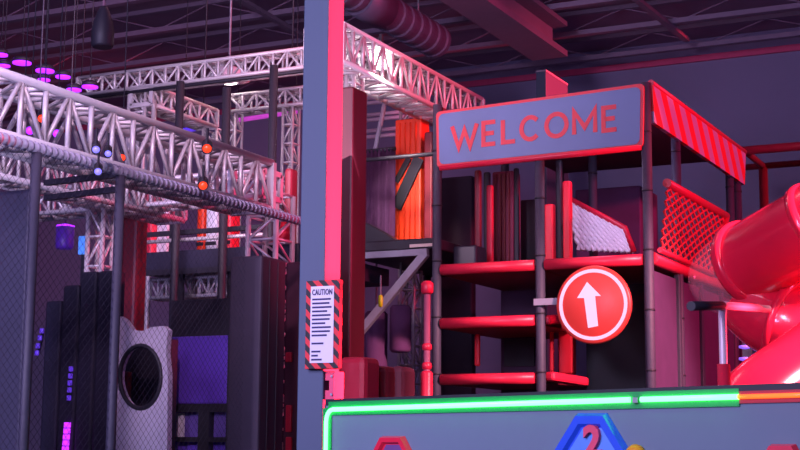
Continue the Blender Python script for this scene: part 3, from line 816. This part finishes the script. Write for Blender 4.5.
# purple pad in a black frame
def purplewall():
    d = 12.2; yq = W(198, 370, d).y
    f = lambda x, y: hit(x, y, Y, yq)
    x0 = f(167, 380).x; x1 = f(229, 380).x
    t = thing('padded_wall', 'purple padded wall panel in a black frame beside the porthole panel', 'wall panel', ((x0 + x1) / 2, yq, 0))
    MB().box(f(168, 380).x, f(228, 380).x, yq, yq + .06, f(198, 404).z, f(198, 336).z, bev=.015).build('purple_pad', PURPLE, t)
    fr = MB(); y0 = yq - .03; y1 = yq + .08
    for (ya, yb) in ((404, 412), (437, 442)): fr.box(x0, x1, y0, y1, f(198, yb).z, f(198, ya).z)
    fr.box(f(200, 420).x, f(211, 420).x, y0 + .002, y1 - .002, 0, f(198, 405).z)
    fr.box(x0 - .04, x0, y0, y1, 0, f(198, 336).z); fr.box(x1, x1 + .04, y0, y1, 0, f(198, 336).z)
    fr.build('frame', BLACKPAD, t)
    PANE = mat('lilac_pane', (105, 85, 170), .35, var=.3, scale=4)
    for (xa, xb) in ((170, 199), (212, 228)):
        MB().box(f(xa, 420).x, f(xb, 420).x, yq + .03, yq + .05, f(198, 437).z, f(198, 412).z).build('pane', PANE, t)
        MB().box(f(xa, 420).x, f(xb, 420).x, yq + .03, yq + .05, 0, f(198, 442).z).build('pane', PURPLE, t)
    MB().box(f(175, 420).x, f(183, 420).x, yq + .02, yq + .028, f(180, 437).z, f(180, 413).z).build('sticker', WHITE, t)
    # dark header above
    MB().box(x0 - .05, x1 + .1, yq + .1, yq + .18, f(198, 336).z, f(198, 298).z).build('header', BLACKPAD, t)
purplewall()
# pads at far left
a = W(-30, 300, 9.9); b = hit(27, 300, Y, a.y)
tag(MB().box(a.x - .6, b.x, a.y, a.y + .1, 0, hit(10, 190, Y, a.y).z, bev=.03).build('wall_pad', NAVY), 'big dark navy pad at the far left behind the first cage post', 'pad')
a = W(43, 350, 11.6); b = hit(112, 350, Y, a.y)
t = thing('padded_wall', 'dark padded wall with violet light dots behind the net cage', 'wall panel', ((a.x + b.x) / 2, a.y, 0))
zt_ = hit(80, 272, Y, a.y).z
n = 4
for k in range(n):
    x0 = a.x + (b.x - a.x) * k / n; x1 = a.x + (b.x - a.x) * (k + 1) / n
    MB().box(x0 + .004, x1 - .004, a.y, a.y + .15, 0, zt_ - [.22, .1, 0, 0][k], bev=.02).build('pad', NAVY, t)
lb_ = [(42, 332, LENS_P), (39, 337, LENS_P), (41, 341, LENS_P), (37, 348, LENS_P), (72, 371, LENS_P), (71, 378, LENS_P), (70, 389, LENS_P), (70, 398, LENS_P)]
def seg_strip(name, label, pix, m, yq, sz=(.016, .02)):
    t = thing(name, label, 'light strip', hit(*pix[-1], Y, yq))
    zs = [hit(x, y, Y, yq) for x, y in pix]
    MB().path([p + Vector((0, .006, 0)) for p in (zs[0], zs[-1])], .012, 8).build('backing', BLACKPAD, t)
    for p in zs: MB().box(p.x - sz[0], p.x + sz[0], yq - .025, yq - .002, p.z - sz[1], p.z + sz[1], bev=.005).build('diode', m, t)
VI = mat('dim_violet_led', (90, 50, 200), .3, emit=(95, 55, 215), strength=.7)
seg_strip('light_strip', 'short dim violet light strip near the first cage post', [(43, 331), (41, 338), (39, 346), (38, 353)], VI, a.y - .01)
seg_strip('light_strip', 'dim violet vertical light strip in the middle of the dark padded wall', [(72, 369), (71.5, 376), (71, 383), (70.5, 390), (70, 398)], VI, a.y - .01)
seg_strip('light_strip', 'bright magenta vertical light strip at the bottom of the dark padded wall', [(68.5, 425), (68, 431), (67.5, 437), (67, 443), (66.5, 449), (66, 455)], LENS_M, a.y - .01, (.028, .02))
p = W(65, 237, 14.5)
t = thing('lantern', 'violet cylindrical lantern seen through the net', 'lamp', (p.x, p.y, p.z - .15))
MB().lathe([(.08, -.12), (.09, -.1), (.09, .1)], p, (0, 0, 1), 20).build('body', mat('violet_body', (70, 35, 140), .4, emit=(70, 30, 160), strength=.35), t)
MB().lathe([(.09, .1), (.09, .115), (.03, .13)], p, (0, 0, 1), 20).build('cap', LENS_P, t)
MB().tube(p + Vector((0, 0, .13)), (p.x, p.y, ZC), .006, 6).build('cord', BLACKPAD, t)
p = W(82, 245, 14.0)
t = thing('screen', 'small glowing blue screen beside the narrow truss', 'screen', (p.x, p.y, 0))
MB().box(p.x - .05, p.x + .05, p.y, p.y + .03, p.z - .09, p.z + .09, bev=.01).build('display', LENS_C, t)
MB().box(p.x - .03, p.x + .03, p.y + .03, p.y + .08, 0, p.z + .06).build('stand', BLACKPAD, t)

# small stage lamps on the trusses
def stage_lamp(px, py, d, m, label, r=.05, axis=None):
    p = W(px, py, d) if d else hit(px, py, X, XC + .22); ax = (CAM - p).normalized() if axis is None else Vector(axis)
    ax = Vector((ax.x, ax.y, ax.z - .3)).normalized()
    t = thing('stage_lamp', label, 'lamp', p)
    MB().lathe([(r * .6, -.16), (r * 1.1, -.14), (r * 1.15, 0), (r * 1.0, .0), (r * .95, -.012)], p, ax, 18).build('can', BLACKPAD, t)
    MB().lathe([(r * .92, -.012), (r * .6, .004), (.002, .01)], p, ax, 18).build('lens', m, t)
    MB().bar(p + Vector((0, 0, r)), p + Vector((0, 0, r + .12)), r * .4).build('yoke', BLACKPAD, t)
    if d >= 11: MB().tube(p + Vector((0, 0, r + .1)), (p.x, p.y, ZC), .005, 6).build('drop_rod', BLACKPAD, t)
stage_lamp(42, 119, 9.6, LENS_R, 'red stage lamp glowing on the long truss above the first cage post', .03)
stage_lamp(96, 150, 0, LENS_B, 'left blue stage lamp of the pair under the long truss', .027)
stage_lamp(108, 154, 0, LENS_B, 'right blue stage lamp of the pair under the long truss', .024)
stage_lamp(98, 172, 0, LENS_B, 'blue stage lamp below the pair of blue lamps', .026)
stage_lamp(122, 158, 11.5, LENS_R, 'dim red stage lamp right of the blue lamps', .03)
stage_lamp(207, 149, 0, LENS_R, 'orange red stage lamp on the right half of the long truss, upper', .036)
stage_lamp(203, 186, 0, LENS_R, 'orange red stage lamp under the right half of the long truss', .034)
for i, (x, y) in enumerate(((23, 130), (30, 131), (43, 133), (57, 134))):
    stage_lamp(x, y, 12.5, LENS_P, 'small violet lamp behind the long truss, ' + ['first from the left', 'second from the left', 'third from the left', 'fourth from the left'][i], .04)
# purple ceiling lights row
for i, (x, y, r) in enumerate(((1, 54, .11), (22, 62, .15), (45, 70, .15), (63, 76, .12), (90, 86, .13), (74, 89, .12), (4, 65, .1), (44, 79, .1))):
    p = W(x, y, 16.5); r *= .72
    t = thing('ceiling_spot', 'purple round ceiling lamp, ' + ['at the left edge of the photo, upper row', 'second from the left in the upper row', 'third from the left in the upper row', 'fourth from the left in the upper row', 'rightmost, close to the high crossing truss', 'just left of the rightmost one, lower', 'at the left edge of the photo, lower row', 'lower row, above the long truss'][i], 'lamp', p, 'purple ceiling lamps at the left')
    MB().lathe([(r * .5, .06), (r * .95, .04), (r * 1.02, 0), (r, 0)], p, (0, 0, 1), 24).build('housing', BLACKPAD, t)
    MB().lathe([(r * .98, -.004), (r * .98, -.02), (.002, -.03)], p, (0, 0, 1), 24).build('lens', LENS_P, t)
    MB().tube(p + Vector((0, 0, .1)), (p.x, p.y, ZC), .006, 6).build('drop_rod', BLACKPAD, t)
# hanging dark bag
p = W(103, 27, 13)
t = thing('hanging_bag', 'dark tapered bag hanging from the ceiling at upper left', 'bag', (p.x, p.y, p.z - .2))
MB().lathe([(.085, -.19), (.1, -.17), (.102, -.05), (.085, .05), (.05, .15), (.03, .19)], p, (0, 0, 1), 24).build('body', BLACKPAD, t)
MB().tube(p + Vector((0, 0, .19)), (p.x, p.y, ZC), .012, 8).build('rope', mat('pale_rope', (150, 110, 130), .8), t)
t0 = W(41, 60, 15)
tag(MB().tube((t0.x, t0.y, ZC), (t0.x, t0.y, W(41, 88, 15).z), .008, 6).build('hanging_cable', POSTM), 'thin vertical cable hanging from the ceiling at far left', 'cable')
# round ceiling lamp
p = W(229, 80, 18.5)
t = thing('pendant_lamp', 'white round lamp hanging above the white truss', 'lamp', p)
MB().lathe([(.02, .2), (.2, .12), (.27, .03), (.27, 0), (.12, -.005)], p, (0, 0, 1), 28).build('shade', WHITE, t)
MB().lathe([(.12, -.006), (.1, -.04), (.002, -.06)], p, (0, 0, 1), 24).build('bulb', LENS_W, t)
MB().tube(p + Vector((0, 0, .2)), (p.x, p.y, ZC), .014, 8).build('rod', STEEL, t)

# ------------------------------------------------------------------ middle: right of the column
# truss running into depth with the bright floodlight
p = W(347, 26, 15.2); XT = p.x
q = hit(482, 104, X, XT); hT = p.z - hit(345, 62, X, XT).z
tT = truss((XT, p.y - .1, p.z), (XT, q.y, p.z), (-.42, 0, 0), (0, 0, -hT), 16, 'pale box truss running into depth right of the column, holding the bright floodlight', r=.03, rl=.018)
def flood():
    c = hit(380, 60, X, XT - .17)
    t = thing('floodlight', 'bright white floodlight shining inside the truss right of the column', 'lamp', c)
    ax = (Vector((0, -.3, -.75)) + (CAM - c).normalized() * .9).normalized()
    MB().lathe([(.05, -.2), (.13, -.15), (.15, 0), (.14, .0), (.13, -.02)], c, ax, 24).build('housing', BLACKPAD, t)
    MB().lathe([(.13, -.02), (.09, .0), (.002, .012)], c, ax, 24).build('lens', LENS_W, t)
    MB().bar(c - ax * .1, c - ax * .1 + Vector((0, 0, .25)), .04).build('bracket', BLACKPAD, t)
    ld = bpy.data.lights.new('flood_lamp', 'POINT'); ld.energy = 12; ld.color = (1, .85, .88); ld.shadow_soft_size = .12
    lo = bpy.data.objects.new('flood_lamp', ld); C.objects.link(lo); lo.parent = t; lo.location = ax * .16
flood()
for (px, d, lb) in ((350, 15.6, 'upright truss close right of the pink side of the column'), (408, 18.5, 'upright truss standing above the orange pad')):
    p = W(px, 90, d); w_ = .09 if px == 350 else .2
    zt_ = p.z + .3
    zb_ = 0
    truss((p.x - w_ / 2, p.y, zb_), (p.x - w_ / 2, p.y, zt_ if px == 350 else hit(px, 88, Y, p.y).z), (w_, 0, 0), (0, .2, 0), 26, lb, 'truss_tower', r=.022, plates=False, rl=.011)
# rail wall (pairs of pale rails)
def railwall():
    yq = W(380, 115, 20).y
    f = lambda x, y: hit(x, y, Y, yq)
    x0 = f(358, 115).x; x1 = f(425, 115).x
    t = thing('rail_wall', 'rows of pale horizontal rails behind the orange pad', 'railing', ((x0 + x1) / 2, yq, 0))
    for y in (97, 102, 114, 119, 130, 136):
        MB().tube((x0, yq, f(380, y).z), (x1, yq, f(380, y).z), .028, 10).build('rail', mat('pinkish_rail', (205, 170, 190), .5, .1), t)
    for px in (361, 424): MB().tube((f(px, 115).x, yq + .06, 0), (f(px, 115).x, yq + .06, f(px, 92).z), .035, 10).build('upright', STEEL, t)
railwall()
p0 = W(387, 92, 18); p1 = W(371, 170, 18); p2 = p1 + (p1 - p0) * (p1.z / (p0.z - p1.z))
tag(MB().tube(p0, p2, .03, 10).build('leaning_pole', STEEL), 'slanting grey pole left of the orange pad', 'pole')

# platform in the middle with grey steel bracket
def midplat():
    yq = YF + .12
    f = lambda x, y: hit(x, y, Y, yq)
    x0 = f(336, 245).x; x1 = TL - .07; z1 = f(390, 240).z; z0 = f(390, 251).z
    t = thing('raised_walkway', 'dark raised walkway between the column and the play tower', 'platform', ((x0 + x1) / 2, yq + 1, 0))
    MB().box(x0, x1, yq, yq + 2.6, z0, z1, bev=.02).build('deck', BLACKPAD, t)
    MB().box(f(410, 245).x, x1 - .02, yq - .012, yq, f(420, 247).z, f(420, 244).z).build('edge_strip', mat('pale_edge', (220, 200, 190), .3), t)
    for px in (338, 430):
        x = f(px, 260).x; MB().tube((x, yq + 2.4, 0), (x, yq + 2.4, z0), .05, 10).build('leg', BLACKPAD, t)
    # guard net rail across the pads
    zr = f(390, 152).z
    MB().path([(x0, yq + .1, f(345, 160).z), (x1, yq + .1, f(345, 160).z)], .025, 8).build('hand_rail', BLACKPAD, t)
    for px in (337, 432):
        x = f(px, 200).x; MB().tube((x, yq + .1, z1), (x, yq + .1, f(345, 158).z), .03, 10).build('rail_post', BLACKPAD, t)
    for px in (362, 436):
        pass
    k = thing('steel_bracket', 'grey steel triangular bracket under the raised walkway', 'bracket', (f(352, 330).x, yq - .1, 0))
    yb = yq - .12
    g = lambda x, y: hit(x, y, Y, yb)
    MB().bar(g(345, 257), g(428, 252), .07, .075, bev=.006).build('top_bar', STEEL, k)
    MB().bar(g(426, 253), g(352, 342), .07, .09, bev=.006).build('brace', STEEL, k)
    v = g(346, 255); MB().bar((v.x, yb, v.z), (v.x, yb, 0), .055, .06, bev=.006).build('upright', ALU, k)
    v = g(357, 285); MB().bar((v.x, yb + .1, v.z), (v.x, yb + .1, 0), .035, .035).build('upright', ALU, k)
    return yq, z1
pq, pz = midplat()
def fr(x0, x1, y0, y1, yq, th, m, name, label, cat='pad', group=None, bev=.02, zb=None):
    a = hit(x0, y0, Y, yq); b = hit(x1, y0, Y, yq)
    z0 = hit(x0, y1, Y, yq).z if zb is None else zb
    return tag(MB().box(a.x, b.x, yq, yq + th, z0, a.z, bev=bev).build(name, m), label, cat, group)
# big dark red wall beside the column
fr(334, 353, 88, 345, W(355, 200, 13.5).y, .3, mat('wine_vinyl', (74, 12, 28), .5), 'tall_pad', 'tall dark red pad just right of the column and its pink side', zb=0)
# orange ribbed pad with black diagonal bands
def orangepad():
    yq = pq + 1.0; a = hit(395, 120, Y, yq); b = hit(421, 120, Y, yq)
    t = thing('orange_pad', 'tall bright orange ribbed pad crossed by black bands on the walkway', 'pad', ((a.x + b.x) / 2, yq, pz))
    MB().box(a.x, b.x, yq, yq + .25, pz, a.z, bev=.02).build('pad', ORANGE, t)
    rb = MB(); 
    for k in range(1, 5):
        x = a.x + (b.x - a.x) * k / 5; rb.tube((x, yq + .0, pz + .02), (x, yq + .0, a.z - .05), .012, 6)
    rb.build('rib', ORANGE, t)
    f = lambda x, y: hit(x, y, Y, yq - .03)
    st = MB().bar(f(419, 158), f(396, 208), .14, .02, up=Vector((0, -1, 0))); st.build('black_band', BLACKPAD, t)
    st = MB().bar(f(409, 158), f(396, 182), .07, .02, up=Vector((0, -1, 0))); st.build('black_band', BLACKPAD, t)
orangepad()
fr(424, 432, 132, 238, pq + .8, .25, DARKRED, 'tall_pad', 'dark red pad right of the bright orange pad on the walkway', zb=pz)
# hanging curtain with folds
def curtain():
    yq = pq + .7; a = hit(366, 150, Y, yq); b = hit(394, 150, Y, yq)
    z0 = pz + .06; z1 = hit(380, 150, Y, yq).z
    m = MB(); n = 40; vs = []
    for k in range(n + 1):
        x = a.x + (b.x - a.x) * k / n; y = yq + .05 * math.sin(k * 1.15)
        vs.append((m.bm.verts.new((x, y, z0)), m.bm.verts.new((x, y, z1))))
    for p, q in zip(vs, vs[1:]):
        m.bm.faces.new((p[0], q[0], q[1], p[1])).smooth = True
    bmesh.ops.solidify(m.bm, geom=m.bm.faces[:], thickness=.012)
    t = thing('curtain', 'plum folded curtain hanging left of the orange pad', 'curtain', ((a.x + b.x) / 2, yq, z0))
    m.build('cloth', PLUM, t)
    MB().tube((a.x - .05, yq, z1), (b.x + .02, yq, z1), .025, 8).build('curtain_rod', BLACKPAD, t)
curtain()
yl = pq + .45
a = hit(364, 222, Y, yl); b = hit(405, 238, Y, yl)
m = MB().prism([(a.x, yl, pz), (b.x, yl, pz), (a.x, yl, a.z)], (0, .2, 0))
tag(m.build('wedge_ramp', BLACKPAD), 'black wedge ramp on the walkway below the curtain', 'ramp')

# black arch / shiny black pad left of tower (440-480, 240-265)
yk = W(460, 255, 16.6).y
fr(453, 476, 246, 262, YF + .25, .3, mat('glossy_black', (36, 34, 48), .25), 'black_pad', 'glossy black pad behind the left post of the play tower', zb=zA + .005)

a = hit(438, 178, Y, YF + 2.95); b = hit(472, 178, Y, YF + 2.95)
tag(MB().box(a.x, b.x, YF + 2.95, YF + 3.1, 0, a.z, bev=.03).build('tall_pad', mat('dark_violet_vinyl', (48, 34, 56), .7)), 'tall dark pad standing behind the walkway, seen through the left bay of the play tower', 'pad')  # plain dark vinyl in one base colour
# hanging bags and red pads below the walkway
for i, (x0, x1, y0, y1, lb) in enumerate(((366, 386, 312, 370, 'left plum hanging bag under the raised walkway'), (391, 410, 306, 352, 'right plum hanging bag under the raised walkway'))):
    yq = pq + .9; a = hit(x0, y0, Y, yq); b = hit(x1, y1, Y, yq); r = (b.x - a.x) / 2; cx = (a.x + b.x) / 2
    t = thing('punch_bag', lb, 'bag', (cx, yq, b.z), 'plum hanging bags')
    MB().lathe([(r * .8, 0), (r, .03), (r, a.z - b.z - .03), (r * .8, a.z - b.z)], (cx, yq, b.z), (0, 0, 1), 22).build('bag', PLUM, t)
    MB().tube((cx, yq, a.z), (cx, yq, hit(390, 252, Y, YF + .12).z), .012, 8).build('chain', STEEL, t)
for (x0, x1, y0, d, m, lb) in ((337, 365, 357, 12.2, REDPAD, 'red padded block low beside the column, leftmost of the row'), (367, 386, 366, 12.5, DARKRED, 'dark red padded block second from the column'), (388, 402, 366, 12.6, mat('dull_maroon', (105, 40, 60), .6), 'dull maroon padded block third from the column')):
    a = W(x0, y0, d); b = hit(x1, y0, Y, a.y)
    fr(x0, x1, y0, 450, a.y, .3, m, 'padded_block', lb, 'pad', 'row of padded blocks behind the panel', zb=0, bev=.05)
# red bollard
def bollard():
    p = W(427, 330, 13.0); f = lambda y: hit(427, y, Y, p.y).z
    t = thing('padded_pole', 'slim pole with red foam caps left of the play tower', 'pole', (p.x, p.y, 0))
    MB().tube((p.x, p.y, 0), (p.x, p.y, f(284)), .03, 12).build('pole', mat('pink_pole', (150, 80, 105), .5), t)
    MB().lathe([(.04, 0), (.055, .015), (.055, f(283) - f(294)), (.03, f(281) - f(294))], (p.x, p.y, f(294)), (0, 0, 1), 16).build('cap', REDPAD, t)
    for y in (347, 366):
        MB().lathe([(.02, -.04), (.045, -.02), (.045, .02), (.02, .04)], (p.x, p.y, f(y)), (0, 0, 1), 16).build('knob', REDPAD, t)
    MB().lathe([(.05, 0), (.055, .02), (.055, f(371) - .02), (.04, f(371))], (p.x, p.y, 0), (0, 0, 1), 16).build('foam_sleeve', REDPAD, t)
bollard()
p = W(384, 270, 14.8)
# yellow tag on a pole
p = W(358, 297, 13.7)
tag(MB().box(p.x - .015, p.x + .05, p.y, p.y + .04, 0, p.z + .05, bev=.008).build('marker_post', mat('lime_post', (190, 200, 30), .5)), 'lime yellow marker post right of the caution notice', 'post') if False else None
t = thing('marker_tag', 'lime yellow tag on the grey bracket right of the column', 'tag', (p.x, p.y - .03, p.z - .07))
MB().lathe([(.01, -.06), (.022, -.05), (.024, 0), (.022, .05), (.01, .06)], (p.x + .02, W(358, 297, 14.3).y - .1, p.z), (0, 0, 1), 14).build('body', mat('lime_plastic', (190, 205, 20), .4), t)
MB().bar((p.x + .02, W(358, 297, 14.3).y - .1, p.z + .05), (p.x + .02, W(358, 297, 14.3).y - .1, p.z + .25), .01).build('cord', STEEL, t)

# duct under the ceiling
def duct():
    a = hit(372, 4, Z, 7.4); xd = a.x; zc = 7.4
    r = .24
    y1 = hit(436, 44, X, xd).y; y0 = a.y - 3
    t = thing('ceiling_duct', 'ribbed round air duct under the ceiling right of the column', 'duct', (xd, (y0 + y1) / 2, zc - r))
    prof = []; n = int((y1 - y0) / .27)
    m = MB(); pts = []; rad = []
    for k in range(n):
        for fq, rr in ((0, .96), (.55, .96), (.62, 1.05), (.93, 1.05)):
            pts.append((xd, y0 + (y1 - y0) * (k + fq) / n, zc)); rad.append(r * rr)
    m.path(pts, rad, 24)
    for f_ in m.bm.faces: f_.smooth = False
    m.build('ribbed_pipe', DUCT, t)
    ym = y1 - (y1 - y0) * .42
    MB().lathe([(r * 1.12, -.35), (r * 1.12, .35)], (xd, ym, zc), (0, 1, 0), 28).build('sleeve', DUCT, t)
    for y in (y1 - .6, y1 - 2.2, y0 + 1): 
        MB().tube((xd, y, zc + r), (xd, y, ZC), .014, 8).build('hanger', STEEL, t)
duct()

# ------------------------------------------------------------------ light
w = bpy.data.worlds.new('world'); S.world = w; w.use_nodes = True
bg = w.node_tree.nodes['Background']; bg.inputs[0].default_value = (.40, .29, .82, 1); bg.inputs[1].default_value = .42
def area(name, loc, target, size, energy, col, sy=None):
    l = bpy.data.lights.new(name, 'AREA'); l.energy = energy; l.color = col; l.size = size
    if sy: l.shape = 'RECTANGLE'; l.size_y = sy
    o = bpy.data.objects.new(name, l); C.objects.link(o); o.location = loc
    o.rotation_euler = (Vector(target) - Vector(loc)).to_track_quat('-Z', 'Y').to_euler(); return o
def camp(lat, d, z):  # camera-aligned ground coordinates
    return Vector((lat * math.cos(AZ) - d * math.sin(AZ), lat * math.sin(AZ) + d * math.cos(AZ), z))
def spot(name, loc, target, energy, col, ang, blend=.3, r=.3):
    l = bpy.data.lights.new(name, 'SPOT'); l.energy = energy; l.color = col; l.spot_size = R(ang); l.spot_blend = blend; l.shadow_soft_size = r
    o = bpy.data.objects.new(name, l); C.objects.link(o); o.location = loc
    o.rotation_euler = (Vector(target) - Vector(loc)).to_track_quat('-Z', 'Y').to_euler(); return o
RED = (1, .04, .15)
def bar_light(name, loc, target, sx, sy, energy, col, spread):
    o = area(name, loc, target, sx, energy, col, sy); o.data.spread = R(spread); return o
bar_light('red_column_bar', (2.2, 14.2, 3.2), (cb.x, ca.y + .12, 3.2), .2, 5.5, 125, (1, .022, .055), 5)
fc = W(546, 80, 24)
spot('red_back_flood', (4, fc.y + 2.2, 7.6), (fc.x, fc.y + .4, 7.4), 44000, (1, .03, .06), 9, .4, .2)
spot('red_box_flood', (1.0, 14.4, 5.2), W(274, 250, 12.5), 2600, RED, 15, .6, .2)
spot('red_tower_flood', (4.5, YF + .3, 6.2), (XR, YF + 1.2, 3.8), 4600, RED, 60, .5, .4)
spot('slide_spot', (4.2, 8.2, 7.4), W(790, 275, 12.2), 17000, (1, .42, .5), 26, .5, .35)
area('violet_wash', camp(-4.5, 2.0, 6.0), camp(-4.0, 12, 4.0), 2.0, 620, (.78, .62, 1))
spot('truss_lilac', camp(-1.0, 3, 6.5), W(105, 135, 10.6), 1400, (1, .62, .88), 23, .5, .2)
spot('truss_lilac_end', camp(-2.2, 3, 6.5), W(225, 170, 12.4), 900, (1, .5, .7), 14, .5, .2)
spot('added_gantry_fill', (6, YF + 5.5, 6.0), W(772, 160, 21), 5000, (1, .07, .15), 26, .5, .3)  # extra red spot, added to make the gantry beams brighter
area('added_net_fill', (TM + .4, YF + .6, zt_sign - .35), (TM + .8, YF + 1.6, zA), .5, 12, (.75, .55, 1))  # fill added under the roof to brighten the white net
spot('red_truss_flood', (1.5, 15.5, 6.6), W(405, 72, 17.2), 2600, (1, .16, .2), 17, .6, .2)
area('blue_wash', camp(-5.2, -1.5, 5.0), camp(1.5, 14, 4), 2.5, 200, (.62, .62, .95))
area('pink_wash', camp(-1, 15, 8.4), camp(-1.5, 17, 3), 2, 60, (1, .38, .48))
area('violet_low', camp(-6, 4.5, 3.5), W(170, 370, 12), 1.2, 330, (.56, .46, 1))
fl = hit(381, 62, X, XT + .2)
spot('flood_beam', fl, W(410, 180, 17), 520, (1, .8, .75), 30, .5, .15)
area('added_ceiling_fill', camp(-2, 13, 5.2), camp(-1, 18, 8.7), 3, 150, (.85, .58, .8))  # unseen upward fill, added to lighten the ceiling deck
spot('added_mezzanine_red', (1.5, 15.8, 5.6), W(214, 222, 16), 3000, (1, .1, .1), 9, .5, .2)  # red spot added to brighten the upright pads on the mezzanine

vs = S.view_settings; vs.view_transform = 'Standard'; vs.look = 'None'; vs.gamma = 1; vs.exposure = 0; vs.use_curve_mapping = False
